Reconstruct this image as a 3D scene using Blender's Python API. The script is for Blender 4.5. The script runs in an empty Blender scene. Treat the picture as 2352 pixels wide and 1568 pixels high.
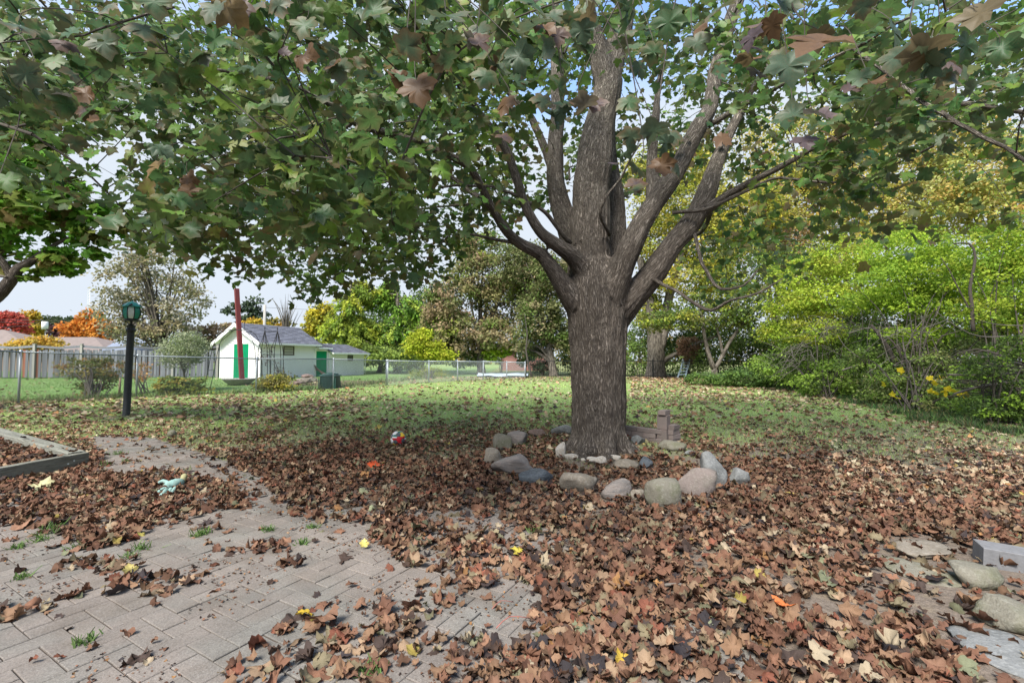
import bpy, bmesh, math, random
import numpy as np
from mathutils import Vector, Matrix, noise as mnoise

random.seed(7)
rng = np.random.default_rng(7)
C = bpy.context.scene.collection
R = math.radians

# ------------------------------------------------------------------ camera, sky, sun, exposure
F, CX, CY, CAMH = 1060.0, 1176.0, 784.0, 1.25
TH = math.atan(44.0 / F)
cam = bpy.data.cameras.new("camera")
cam.sensor_width = 36.0
cam.lens = 36.0 * F / 2352.0
cam.clip_start = 0.05
cam.clip_end = 1500.0
camo = bpy.data.objects.new("camera", cam)
camo.location = (0, 0, CAMH)
camo.rotation_euler = (math.pi / 2 + TH, 0, 0)
C.objects.link(camo)
bpy.context.scene.camera = camo

SUN_EL, SUN_AZ = R(50), R(207)          # azimuth from +Y clockwise: behind the camera, a little to the left
sd = Vector((math.sin(SUN_AZ) * math.cos(SUN_EL), math.cos(SUN_AZ) * math.cos(SUN_EL), math.sin(SUN_EL)))
world = bpy.data.worlds.new("World")
bpy.context.scene.world = world
world.use_nodes = True
wn, wl = world.node_tree.nodes, world.node_tree.links
wn.clear()
wout = wn.new("ShaderNodeOutputWorld")
wbg = wn.new("ShaderNodeBackground")
wbg.inputs[1].default_value = 0.12
sky = wn.new("ShaderNodeTexSky")
sky.sky_type = 'NISHITA'
sky.sun_disc = False
sky.sun_elevation = SUN_EL
sky.sun_rotation = SUN_AZ
sky.air_density = 1.0
sky.dust_density = 0.6
sky.ozone_density = 2.0
tc = wn.new("ShaderNodeTexCoord")
cn = wn.new("ShaderNodeTexNoise")
cn.inputs["Scale"].default_value = 2.2
cn.inputs["Detail"].default_value = 6
cn.inputs["Roughness"].default_value = 0.55
wl.new(tc.outputs["Generated"], cn.inputs["Vector"])
sep = wn.new("ShaderNodeSeparateXYZ")
wl.new(tc.outputs["Generated"], sep.inputs[0])
el = wn.new("ShaderNodeMapRange")                     # cloud bank low down, breaks higher up
el.inputs["From Min"].default_value = 0.24
el.inputs["From Max"].default_value = 0.50
el.inputs["To Min"].default_value = 0.62
el.inputs["To Max"].default_value = -0.02
wl.new(sep.outputs["Z"], el.inputs["Value"])
ad = wn.new("ShaderNodeMath"); ad.operation = 'ADD'
wl.new(cn.outputs["Fac"], ad.inputs[0]); wl.new(el.outputs[0], ad.inputs[1])
cr = wn.new("ShaderNodeMapRange")
cr.interpolation_type = 'SMOOTHSTEP'
cr.inputs["From Min"].default_value = 0.44
cr.inputs["From Max"].default_value = 0.66
wl.new(ad.outputs[0], cr.inputs["Value"])
mix = wn.new("ShaderNodeMix"); mix.data_type = 'RGBA'
wl.new(cr.outputs[0], mix.inputs["Factor"])
hs = wn.new("ShaderNodeHueSaturation")
hs.inputs["Saturation"].default_value = 1.0
hs.inputs["Value"].default_value = 1.15
wl.new(sky.outputs[0], hs.inputs["Color"])
wl.new(hs.outputs[0], mix.inputs["A"])
mix.inputs["B"].default_value = (2.12, 2.34, 2.62, 1)
wl.new(mix.outputs["Result"], wbg.inputs[0])
wl.new(wbg.outputs[0], wout.inputs[0])

sun = bpy.data.lights.new("sun", 'SUN')
sun.energy = 2.7
sun.angle = R(22)
sun.color = (1.0, 0.95, 0.87)
suno = bpy.data.objects.new("sun", sun)
suno.rotation_euler = (-sd).to_track_quat('-Z', 'Y').to_euler()
suno.location = (-5, -10, 12)
C.objects.link(suno)
vs = bpy.context.scene.view_settings
vs.view_transform = 'Standard'
vs.look = 'None'
vs.exposure = 1.62
vs.gamma = 1.0
vs.use_curve_mapping = False

# ------------------------------------------------------------------ layout helpers
def hz(x, y):
    t = np.clip((np.asarray(y, float) - 18) / 9.0, 0, 1)
    return 0.25 * t * t * (3 - 2 * t)

def ray(px, py):
    u = (np.asarray(px, float) - CX) / F
    v = (CY - np.asarray(py, float)) / F
    return u, math.cos(TH) - v * math.sin(TH), math.sin(TH) + v * math.cos(TH)

def P(px, py, Y):
    dx, dy, dz = ray(px, py)
    t = Y / dy
    return np.array([dx * t, Y, CAMH + dz * t])

def G(px, py):                      # ground point seen at a place in the photograph
    h = 0.0
    for _ in range(12):
        dx, dy, dz = ray(px, py)
        t = (CAMH - h) / -dz
        h = float(hz(dx * t, min(dy * t, 60)))
    return np.array([dx * t, dy * t, h])

def proj(p):
    p = np.asarray(p, float)
    x, y, z = p[..., 0], p[..., 1], p[..., 2] - CAMH
    fw = y * math.cos(TH) + z * math.sin(TH)
    up = -y * math.sin(TH) + z * math.cos(TH)
    fw = np.where(fw < 0.05, 0.05, fw)
    return CX + F * x / fw, CY - F * up / fw

def vnoise(x, y, s=1.0, seed=0):
    x = np.asarray(x, float) / s + seed * 17.3; y = np.asarray(y, float) / s - seed * 9.1
    xi, yi = np.floor(x).astype(int), np.floor(y).astype(int)
    fx, fy = x - xi, y - yi
    fx, fy = fx * fx * (3 - 2 * fx), fy * fy * (3 - 2 * fy)
    def h(a, b):
        n = (a * 374761393 + b * 668265263 + seed * 1274126177) & 0x7fffffff
        n = ((n ^ (n >> 13)) * 1274126177) & 0x7fffffff
        return ((n ^ (n >> 16)) & 0xffff) / 65535.0
    a, b, c, d = h(xi, yi), h(xi + 1, yi), h(xi, yi + 1), h(xi + 1, yi + 1)
    return (a * (1 - fx) + b * fx) * (1 - fy) + (c * (1 - fx) + d * fx) * fy

def inpoly(px, py, poly):
    px = np.asarray(px); py = np.asarray(py)
    ins = np.zeros(px.shape, bool)
    n = len(poly)
    for i in range(n):
        x0, y0 = poly[i]; x1, y1 = poly[(i + 1) % n]
        if y0 == y1: continue
        c = ((y0 > py) != (y1 > py)) & (px < (x1 - x0) * (py - y0) / (y1 - y0) + x0)
        ins ^= c
    return ins

# ------------------------------------------------------------------ object helpers
def tag(o, label=None, cat=None, group=None, kind=None):
    if label: o['label'] = label
    if cat: o['category'] = cat
    if group: o['group'] = group
    if kind: o['kind'] = kind
    return o

def empty(name, loc, label, cat, group=None, rz=0.0):
    o = bpy.data.objects.new(name, None)
    o.empty_display_size = 0.2
    o.location = loc
    o.rotation_euler = (0, 0, rz)
    C.objects.link(o)
    bpy.context.view_layer.update()
    return tag(o, label, cat, group)

def mesh_np(name, V, FA, col=None, mi=None, smooth=False, extra=None):
    """FA = list of (M,k) int arrays"""
    me = bpy.data.meshes.new(name)
    V = np.ascontiguousarray(V, np.float32)
    me.vertices.add(len(V)); me.vertices.foreach_set("co", V.ravel())
    FA = [np.asarray(f, np.int32) for f in FA if len(f)]
    tot = sum(f.size for f in FA); nf = sum(len(f) for f in FA)
    me.loops.add(tot); me.polygons.add(nf)
    me.loops.foreach_set("vertex_index", np.concatenate([f.ravel() for f in FA]))
    st = []; o = 0
    for f in FA:
        st.append(o + np.arange(len(f)) * f.shape[1]); o += f.size
    me.polygons.foreach_set("loop_start", np.concatenate(st).astype(np.int32))
    if mi is not None: me.polygons.foreach_set("material_index", np.asarray(mi, np.int32))
    if isinstance(smooth, np.ndarray): me.polygons.foreach_set("use_smooth", smooth)
    elif smooth: me.polygons.foreach_set("use_smooth", np.ones(nf, bool))
    if col is not None:
        a = me.attributes.new("col", 'FLOAT_COLOR', 'POINT')
        c4 = np.ones((len(V), 4), np.float32); c4[:, :3] = col
        a.data.foreach_set("color", c4.ravel())
    if extra is not None:
        a = me.attributes.new("bk", 'FLOAT_VECTOR', 'POINT')
        a.data.foreach_set("vector", np.ascontiguousarray(extra, np.float32).ravel())
    me.update(calc_edges=True)
    return me

def link(name, me, mats, parent=None, world_coords=True):
    o = bpy.data.objects.new(name, me)
    if not isinstance(mats, (list, tuple)): mats = [mats]
    if len(me.materials) == 0:
        for m in mats: me.materials.append(m)
    C.objects.link(o)
    if parent is not None:
        o.parent = parent
        if world_coords: o.matrix_parent_inverse = parent.matrix_world.inverted()
    return o

class MB:
    def __init__(s):
        s.V = []; s.F = {3: [], 4: []}; s.M = {3: [], 4: []}; s.S = {3: [], 4: []}; s.Cc = []; s.B = []; s.n = 0
    def add(s, V, F, col=(1, 1, 1), m=0, bk=None, sm=False):
        V = np.asarray(V, float)
        s.V.append(V)
        s.Cc.append(np.broadcast_to(np.asarray(col, float), (len(V), 3)))
        s.B.append(V if bk is None else bk)
        for k in (3, 4):
            fk = [f for f in F if len(f) == k] if isinstance(F, list) else (F if F.shape[1] == k else [])
            if len(fk):
                a = np.asarray(fk, int) + s.n
                s.F[k].append(a); s.M[k].append(np.full(len(a), m)); s.S[k].append(np.full(len(a), sm))
        s.n += len(V)
        return s
    def box(s, c, size, rot=None, m=0, col=(1, 1, 1), ch=0.0):
        hx, hy, hz_ = [q / 2 for q in size]
        if ch <= 0:
            V = np.array([(x, y, z) for z in (-hz_, hz_) for y in (-hy, hy) for x in (-hx, hx)])
            Fq = [(0, 2, 3, 1), (4, 5, 7, 6), (0, 1, 5, 4), (2, 6, 7, 3), (0, 4, 6, 2), (1, 3, 7, 5)]
        else:
            ring = lambda a, b, z: [(-a, -b, z), (a, -b, z), (a, b, z), (-a, b, z)]
            V = np.array(ring(hx - ch, hy - ch, -hz_) + ring(hx, hy, -hz_ + ch) + ring(hx, hy, hz_ - ch) + ring(hx - ch, hy - ch, hz_))
            Fq = [(3, 2, 1, 0), (12, 13, 14, 15)]
            for k in range(3):
                for i in range(4):
                    j = (i + 1) % 4
                    Fq.append((k * 4 + i, k * 4 + j, k * 4 + 4 + j, k * 4 + 4 + i))
        if rot is not None:
            M = np.array(rot.to_3x3() if isinstance(rot, Matrix) else Matrix.Rotation(rot, 3, 'Z'))
            V = V @ M.T
        return s.add(V + np.asarray(c, float), Fq, col, m)
    def tube(s, pts, rad, n=6, m=0, col=(1, 1, 1), caps=True, jit=0.0):
        pts = np.asarray(pts, float)
        rad = np.broadcast_to(np.asarray(rad, float), (len(pts),))
        V, A, B, S = tube_rings(pts, rad, n, jit)
        k = len(pts)
        i = np.arange(k - 1)[:, None] * n; j = np.arange(n)[None, :]
        q = np.stack([i + j, i + (j + 1) % n, i + n + (j + 1) % n, i + n + j], -1).reshape(-1, 4)
        bk = np.zeros((k * n, 3)); ang = np.tile(np.arange(n) * 2 * math.pi / n, k)
        rr = np.repeat(rad, n)
        bk[:, 0] = np.cos(ang) * rr; bk[:, 1] = np.sin(ang) * rr; bk[:, 2] = np.repeat(S, n)
        Fl = [tuple(r) for r in q] if caps else None
        if caps:
            V = np.vstack([V, pts[:1], pts[-1:]])
            bk = np.vstack([bk, [[0, 0, 0]], [[0, 0, S[-1]]]])
            c0, c1 = k * n, k * n + 1
            for a in range(n):
                Fl.append((c0, (a + 1) % n, a)); Fl.append((c1, (k - 1) * n + a, (k - 1) * n + (a + 1) % n))
            return s.add(V, Fl, col, m, bk, n > 4)
        return s.add(V, q, col, m, bk, n != 4)
    def lathe(s, prof, c, n=16, m=0, col=(1, 1, 1), axis=None):
        V = []
        for r, z in prof:
            for a in range(n):
                V.append((r * math.cos(a * 2 * math.pi / n), r * math.sin(a * 2 * math.pi / n), z))
        V = np.array(V); Fq = []
        for k in range(len(prof) - 1):
            for a in range(n):
                b = (a + 1) % n
                Fq.append((k * n + a, k * n + b, k * n + n + b, k * n + n + a))
        if axis is not None: V = V @ np.array(axis).T
        return s.add(V + np.asarray(c, float), Fq, col, m, None, n > 8)
    def mesh(s, name, smooth=False):
        FA = []; MI = []; SM = []
        for k in (3, 4):
            if s.F[k]: FA.append(np.concatenate(s.F[k])); MI.append(np.concatenate(s.M[k])); SM.append(np.concatenate(s.S[k]))
        return mesh_np(name, np.concatenate(s.V), FA, np.concatenate(s.Cc), np.concatenate(MI), True if smooth else np.concatenate(SM).astype(bool), np.concatenate(s.B))
    def build(s, name, mats, parent=None, world_coords=True, smooth=False):
        return link(name, s.mesh(name, smooth), mats, parent, world_coords)

def tube_rings(pts, rad, n, jit=0.0):
    d = np.gradient(pts, axis=0)
    d /= np.linalg.norm(d, axis=1)[:, None] + 1e-9
    up = np.array([0, 0, 1.0]) if abs(d[0][2]) < 0.9 else np.array([1.0, 0, 0])
    A = np.zeros_like(pts); B = np.zeros_like(pts)
    a = up - d[0] * up.dot(d[0]); a /= np.linalg.norm(a)
    for i in range(len(pts)):
        a = a - d[i] * a.dot(d[i]); a /= np.linalg.norm(a) + 1e-9
        A[i] = a; B[i] = np.cross(d[i], a)
    ang = np.arange(n) * 2 * math.pi / n
    rr = rad[:, None] * (1 + (rng.uniform(-jit, jit, (len(pts), n)) if jit else 0))
    V = pts[:, None, :] + rr[..., None] * (np.cos(ang)[None, :, None] * A[:, None, :] + np.sin(ang)[None, :, None] * B[:, None, :])
    S = np.concatenate([[0], np.cumsum(np.linalg.norm(np.diff(pts, axis=0), axis=1))])
    return V.reshape(-1, 3), A, B, S

def smooth_path(pts, vals, step=0.08):
    pts = np.asarray(pts, float); vals = np.asarray(vals, float)
    P4 = np.vstack([2 * pts[0] - pts[1], pts, 2 * pts[-1] - pts[-2]])
    out = []; ov = []
    for i in range(len(pts) - 1):
        p0, p1, p2, p3 = P4[i], P4[i + 1], P4[i + 2], P4[i + 3]
        n = max(2, int(np.linalg.norm(p2 - p1) / step))
        for k in range(n):
            t = k / n
            out.append(0.5 * ((2 * p1) + (-p0 + p2) * t + (2 * p0 - 5 * p1 + 4 * p2 - p3) * t * t + (-p0 + 3 * p1 - 3 * p2 + p3) * t ** 3))
            ov.append(vals[i] * (1 - t) + vals[i + 1] * t)
    out.append(pts[-1]); ov.append(vals[-1])
    return np.array(out), np.array(ov)

# ------------------------------------------------------------------ materials
def mat(name, color=(0.5, 0.5, 0.5), rough=0.8, spec=0.3, use_col=False, noise=None, bump=None, metal=0.0,
        trans=0.0, ramp=None, back=None, coord='Object', stretch=(1, 1, 1), rnd=0.0):
    m = bpy.data.materials.new(name)
    m.use_nodes = True
    n, l = m.node_tree.nodes, m.node_tree.links
    b = n["Principled BSDF"]
    b.inputs["Roughness"].default_value = rough
    b.inputs["Specular IOR Level"].default_value = spec
    b.inputs["Metallic"].default_value = metal
    t = n.new("ShaderNodeTexCoord")
    src = t.outputs[coord] if coord != 'bk' else None
    if coord == 'bk':
        at = n.new("ShaderNodeAttribute"); at.attribute_name = 'bk'; src = at.outputs["Vector"]
    mp = n.new("ShaderNodeMapping"); mp.inputs["Scale"].default_value = stretch
    l.new(src, mp.inputs[0]); src = mp.outputs[0]
    if use_col:
        at = n.new("ShaderNodeAttribute"); at.attribute_name = 'col'; cur = at.outputs["Color"]
    else:
        rgb = n.new("ShaderNodeRGB"); rgb.outputs[0].default_value = (*color, 1); cur = rgb.outputs[0]
    if noise:                                   # list of (scale, detail, colour, low, high, amount)
        for (sc, dt, c2, lo, hi, am) in noise:
            nt = n.new("ShaderNodeTexNoise"); nt.inputs["Scale"].default_value = sc; nt.inputs["Detail"].default_value = dt
            l.new(src, nt.inputs["Vector"])
            mr = n.new("ShaderNodeMapRange"); mr.inputs["From Min"].default_value = lo; mr.inputs["From Max"].default_value = hi
            mr.inputs["To Max"].default_value = am
            l.new(nt.outputs["Fac"], mr.inputs["Value"])
            mx = n.new("ShaderNodeMix"); mx.data_type = 'RGBA'
            l.new(mr.outputs[0], mx.inputs["Factor"]); l.new(cur, mx.inputs["A"])
            if len(c2) == 1:                    # multiply own colour
                mx.blend_type = 'MULTIPLY'; mx.inputs["B"].default_value = (c2[0], c2[0], c2[0], 1)
            else: mx.inputs["B"].default_value = (*c2, 1)
            cur = mx.outputs["Result"]
    if rnd:
        oi = n.new("ShaderNodeObjectInfo"); mr = n.new("ShaderNodeMapRange"); gi = n.new("ShaderNodeNewGeometry")
        sm = n.new("ShaderNodeMath"); sm.operation = 'ADD'; fr = n.new("ShaderNodeMath"); fr.operation = 'FRACT'
        l.new(oi.outputs["Random"], sm.inputs[0]); l.new(gi.outputs["Random Per Island"], sm.inputs[1]); l.new(sm.outputs[0], fr.inputs[0])
        mr.inputs["To Min"].default_value = 1 - rnd; mr.inputs["To Max"].default_value = 1 + rnd
        l.new(fr.outputs[0], mr.inputs["Value"])
        h = n.new("ShaderNodeHueSaturation"); l.new(mr.outputs[0], h.inputs["Value"]); l.new(cur, h.inputs["Color"]); cur = h.outputs[0]
    if back is not None:                        # paler underside of a leaf
        ge = n.new("ShaderNodeNewGeometry")
        mx = n.new("ShaderNodeMix"); mx.data_type = 'RGBA'
        ml = n.new("ShaderNodeMath"); ml.operation = 'MULTIPLY'; ml.inputs[1].default_value = back[3]
        l.new(ge.outputs["Backfacing"], ml.inputs[0]); l.new(ml.outputs[0], mx.inputs["Factor"])
        l.new(cur, mx.inputs["A"]); mx.inputs["B"].default_value = (*back[:3], 1); cur = mx.outputs["Result"]
    l.new(cur, b.inputs["Base Color"])
    if bump:                                    # (scale, detail, strength, distance)
        prev = None
        for (sc, dt, st, di) in (bump if isinstance(bump, list) else [bump]):
            nt = n.new("ShaderNodeTexNoise"); nt.inputs["Scale"].default_value = sc; nt.inputs["Detail"].default_value = dt
            l.new(src, nt.inputs["Vector"])
            bp = n.new("ShaderNodeBump"); bp.inputs["Strength"].default_value = st; bp.inputs["Distance"].default_value = di
            l.new(nt.outputs["Fac"], bp.inputs["Height"])
            if prev: l.new(prev, bp.inputs["Normal"])
            prev = bp.outputs[0]
        l.new(prev, b.inputs["Normal"])
    if trans > 0:
        tr = n.new("ShaderNodeBsdfTranslucent"); l.new(cur, tr.inputs["Color"])
        ms = n.new("ShaderNodeMixShader"); ms.inputs[0].default_value = trans
        l.new(b.outputs[0], ms.inputs[1]); l.new(tr.outputs[0], ms.inputs[2])
        l.new(ms.outputs[0], n["Material Output"].inputs["Surface"])
    return m

M_leaf = mat("maple_leaf", use_col=True, rough=0.5, spec=0.35, trans=0.38, back=(0.115, 0.165, 0.085, 0.28),
             noise=[(38, 3, (0.20, 0.105, 0.045), 0.60, 0.68, 0.7), (14, 2, (0.6,), 0.3, 0.7, 0.5)])
M_fol = mat("foliage", use_col=True, rough=0.7, spec=0.15, trans=0.4)
M_dry = mat("dry_leaf", use_col=True, rough=0.8, spec=0.15, trans=0.12, noise=[(45, 3, (0.5,), 0.35, 0.7, 0.6)])
M_grass = mat("grass_blade", use_col=True, rough=0.7, spec=0.15, trans=0.35)
M_twig = mat("twig_bark", (0.085, 0.075, 0.062), rough=0.9, spec=0.1, noise=[(20, 3, (0.5,), 0.4, 0.7, 0.6)])
M_greybark = mat("grey_bark", (0.16, 0.14, 0.115), rough=0.9, spec=0.1, coord='bk', stretch=(1, 1, 0.25),
                 noise=[(18, 4, (0.3,), 0.42, 0.6, 0.9)], bump=(18, 4, 0.8, 0.03))

def bark_material():
    m = bpy.data.materials.new("maple_bark"); m.use_nodes = True
    n, l = m.node_tree.nodes, m.node_tree.links
    b = n["Principled BSDF"]; b.inputs["Roughness"].default_value = 0.92; b.inputs["Specular IOR Level"].default_value = 0.12
    at = n.new("ShaderNodeAttribute"); at.attribute_name = 'bk'
    mp = n.new("ShaderNodeMapping"); mp.inputs["Scale"].default_value = (1, 1, 0.085); l.new(at.outputs["Vector"], mp.inputs[0])
    # wandering of the ridges
    w = n.new("ShaderNodeTexNoise"); w.inputs["Scale"].default_value = 3.0; w.inputs["Detail"].default_value = 2; l.new(at.outputs["Vector"], w.inputs["Vector"])
    sb = n.new("ShaderNodeVectorMath"); sb.operation = 'MULTIPLY_ADD'
    l.new(w.outputs["Color"], sb.inputs[0]); sb.inputs[1].default_value = (0.10, 0.10, 0.02); l.new(mp.outputs[0], sb.inputs[2])
    n1 = n.new("ShaderNodeTexNoise"); n1.inputs["Scale"].default_value = 72; n1.inputs["Detail"].default_value = 5; n1.inputs["Roughness"].default_value = 0.55
    l.new(sb.outputs[0], n1.inputs["Vector"])
    s1 = n.new("ShaderNodeMath"); s1.operation = 'SUBTRACT'; s1.inputs[1].default_value = 0.5; l.new(n1.outputs["Fac"], s1.inputs[0])
    a1 = n.new("ShaderNodeMath"); a1.operation = 'ABSOLUTE'; l.new(s1.outputs[0], a1.inputs[0])
    r1 = n.new("ShaderNodeMapRange"); r1.inputs["From Max"].default_value = 0.13; l.new(a1.outputs[0], r1.inputs["Value"])
    ramp = n.new("ShaderNodeValToRGB"); l.new(r1.outputs[0], ramp.inputs[0])
    ramp.color_ramp.elements[0].color = (0.058, 0.048, 0.04, 1)
    ramp.color_ramp.elements[1].color = (0.225, 0.195, 0.165, 1)
    e = ramp.color_ramp.elements.new(0.45); e.color = (0.17, 0.144, 0.12, 1)
    # broad tone variation, lichen
    n2 = n.new("ShaderNodeTexNoise"); n2.inputs["Scale"].default_value = 2.2; n2.inputs["Detail"].default_value = 5; l.new(at.outputs["Vector"], n2.inputs["Vector"])
    r2 = n.new("ShaderNodeMapRange"); r2.inputs["From Min"].default_value = 0.3; r2.inputs["From Max"].default_value = 0.7; r2.inputs["To Min"].default_value = 0.72; r2.inputs["To Max"].default_value = 1.25
    l.new(n2.outputs["Fac"], r2.inputs["Value"])
    hs_ = n.new("ShaderNodeHueSaturation"); l.new(ramp.outputs[0], hs_.inputs["Color"]); l.new(r2.outputs[0], hs_.inputs["Value"])
    n3 = n.new("ShaderNodeTexNoise"); n3.inputs["Scale"].default_value = 60; n3.inputs["Detail"].default_value = 3; l.new(at.outputs["Vector"], n3.inputs["Vector"])
    sep = n.new("ShaderNodeSeparateXYZ"); tcn = n.new("ShaderNodeTexCoord"); l.new(tcn.outputs["Object"], sep.inputs[0])
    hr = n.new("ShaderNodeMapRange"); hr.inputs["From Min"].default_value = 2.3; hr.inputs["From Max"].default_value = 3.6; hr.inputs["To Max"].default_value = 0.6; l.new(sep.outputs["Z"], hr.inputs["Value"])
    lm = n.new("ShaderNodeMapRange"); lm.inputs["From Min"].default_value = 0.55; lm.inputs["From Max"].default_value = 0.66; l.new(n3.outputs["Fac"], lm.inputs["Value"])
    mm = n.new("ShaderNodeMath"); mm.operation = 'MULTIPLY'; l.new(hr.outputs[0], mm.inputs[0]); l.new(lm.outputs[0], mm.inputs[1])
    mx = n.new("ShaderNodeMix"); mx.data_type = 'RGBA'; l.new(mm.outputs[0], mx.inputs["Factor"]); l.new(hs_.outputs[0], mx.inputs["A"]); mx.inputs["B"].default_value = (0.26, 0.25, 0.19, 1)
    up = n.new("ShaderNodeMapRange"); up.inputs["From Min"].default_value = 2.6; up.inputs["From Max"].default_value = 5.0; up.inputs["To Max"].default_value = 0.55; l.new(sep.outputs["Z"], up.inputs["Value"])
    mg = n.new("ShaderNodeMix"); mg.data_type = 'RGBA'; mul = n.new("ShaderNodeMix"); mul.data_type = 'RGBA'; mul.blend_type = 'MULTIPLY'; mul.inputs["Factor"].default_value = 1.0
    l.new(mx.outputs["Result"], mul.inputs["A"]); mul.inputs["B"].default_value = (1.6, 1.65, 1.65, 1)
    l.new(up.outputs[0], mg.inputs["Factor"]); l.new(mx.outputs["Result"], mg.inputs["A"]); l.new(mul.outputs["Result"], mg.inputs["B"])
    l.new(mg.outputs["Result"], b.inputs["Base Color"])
    bp = n.new("ShaderNodeBump"); bp.inputs["Strength"].default_value = 1.0; bp.inputs["Distance"].default_value = 0.02; l.new(r1.outputs[0], bp.inputs["Height"])
    l.new(bp.outputs[0], b.inputs["Normal"])
    return m
M_bark = bark_material()

# ------------------------------------------------------------------ leaf templates
def maple_outline(simple):
    if simple == 0:
        h = [(0.0, 0.0), (0.12, -0.11), (0.30, -0.12), (0.46, -0.04), (0.43, 0.10), (0.58, 0.18), (0.76, 0.40), (0.58, 0.43), (0.50, 0.58), (0.35, 0.50), (0.34, 0.66), (0.36, 0.80), (0.20, 0.80), (0.0, 1.04)]
    elif simple == 1:
        h = [(0.0, 0.0), (0.38, -0.10), (0.42, 0.12), (0.72, 0.42), (0.36, 0.50), (0.30, 0.78), (0.0, 1.03)]
    else:
        h = [(0.0, 0.0), (0.45, 0.10), (0.55, 0.45), (0.0, 1.0)]
    return np.array(h + [(-x, y) for x, y in h[-2:0:-1]])

def leaf_template(level, crumple, seed):
    r = np.random.default_rng(seed)
    o = maple_outline(0 if level >= 2 else 1 if level == 1 else 2)
    c = np.array([0.0, 0.34])
    n = len(o)
    if level == 3:
        mid = c + (o - c) * 0.5
        V2 = np.vstack([c, mid, o]); 
        tri = [(0, 1 + i, 1 + (i + 1) % n) for i in range(n)]
        for i in range(n):
            j = (i + 1) % n
            tri += [(1 + i, 1 + n + i, 1 + n + j), (1 + i, 1 + n + j, 1 + j)]
        edge = np.concatenate([[0], np.full(n, 0.15), np.full(n, 1.0)])
    else:
        V2 = np.vstack([c, o]); tri = [(0, 1 + i, 1 + (i + 1) % n) for i in range(n)]
        edge = np.concatenate([[0], np.full(n, 1.0)])
    x, y = V2[:, 0], V2[:, 1] - 0.34
    z = -0.25 * (x * x + y * y) + 0.10 * np.abs(x)
    if crumple > 0:
        a = r.uniform(0, math.pi); k = r.uniform(1.2, 3.2) * crumple
        u = x * math.cos(a) + y * math.sin(a); v = -x * math.sin(a) + y * math.cos(a)
        th = u * k                                              # roll
        uu = np.sin(th) / k; z = (1 - np.cos(th)) / k * (1 if r.random() < 0.7 else -1)
        z = z + crumple * 0.16 * np.sin(v * r.uniform(5, 9) + r.uniform(0, 6)) + r.normal(0, 0.05 * crumple, len(x))
        x = uu * math.cos(a) - v * math.sin(a); y = uu * math.sin(a) + v * math.cos(a)
        x = x + r.normal(0, 0.03 * crumple, len(x))
    else:
        z = z + r.normal(0, 0.035, len(x)) + 0.06 * np.sin(3 * x + r.uniform(0, 6))
    return np.stack([x, y, z], 1), np.array(tri), edge

def scatter(tmpls, Pn, Rm, S, Cn, edgecol=None, edgeamt=None):
    """all leaves of one object in one mesh; Rm (N,3,3) columns = local axes"""
    N = len(Pn); which = rng.integers(0, len(tmpls), N)
    Vs, Fs, Cs, off = [], [], [], 0
    for k, (V, T, E) in enumerate(tmpls):
        idx = np.where(which == k)[0]
        if not len(idx): continue
        W = np.einsum('nij,vj->nvi', Rm[idx], V) * S[idx][:, None, None] + Pn[idx][:, None, :]
        f = T[None] + (np.arange(len(idx)) * len(V))[:, None, None] + off
        c = np.repeat(Cn[idx][:, None, :], len(V), 1)
        if edgecol is not None:
            w = (E[None, :] * edgeamt[idx][:, None])[..., None]
            c = c * (1 - w) + np.asarray(edgecol)[None, None, :] * w
        Vs.append(W.reshape(-1, 3)); Fs.append(f.reshape(-1, 3)); Cs.append(c.reshape(-1, 3)); off += len(idx) * len(V)
    return np.concatenate(Vs), np.concatenate(Fs), np.concatenate(Cs)

def frames(nrm, tip):
    nrm = nrm / (np.linalg.norm(nrm, axis=1)[:, None] + 1e-9)
    y = tip - nrm * (tip * nrm).sum(1)[:, None]; y /= np.linalg.norm(y, axis=1)[:, None] + 1e-9
    x = np.cross(y, nrm)
    return np.stack([x, y, nrm], 2)

T3 = [leaf_template(3, (0, .35, .5, .25, .6)[i], 10 + i) for i in range(5)]
T2 = [leaf_template(2, (0, .3, .4, .2, .6)[i], 20 + i) for i in range(5)]
T1 = [leaf_template(1, 0, 30 + i) for i in range(4)]
D3 = [leaf_template(3, .45 + .13 * i, 40 + i) for i in range(8)]
D2 = [leaf_template(2, .45 + .13 * i, 50 + i) for i in range(8)]
D1 = [leaf_template(1, 0.9, 60 + i) for i in range(5)]
D0 = [leaf_template(0, 0.7, 70 + i) for i in range(5)]
quad = (np.array([(0, 0, 0), (0.32, 0.45, 0.10), (0, 1, 0.02), (-0.32, 0.5, 0.12)], float), np.array([(0, 1, 2), (0, 2, 3)]), np.zeros(4))
spray = (np.array([(0, 0, 0), (0.28, 0.3, 0.06), (0.12, 0.42, 0), (0.42, 0.85, 0.1), (0, 0.62, 0), (-0.25, 1.0, 0.05), (-0.12, 0.4, 0.02), (-0.42, 0.35, 0.1)], float),
         np.array([(0, 1, 2), (2, 3, 4), (4, 5, 6), (6, 7, 0)]), np.zeros(8))
needle = (np.array([(0, 0, 0), (0.05, 0.5, 0), (0, 1, -0.15), (-0.05, 0.5, 0)], float), np.array([(0, 1, 2), (0, 2, 3)]), np.zeros(4))

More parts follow.
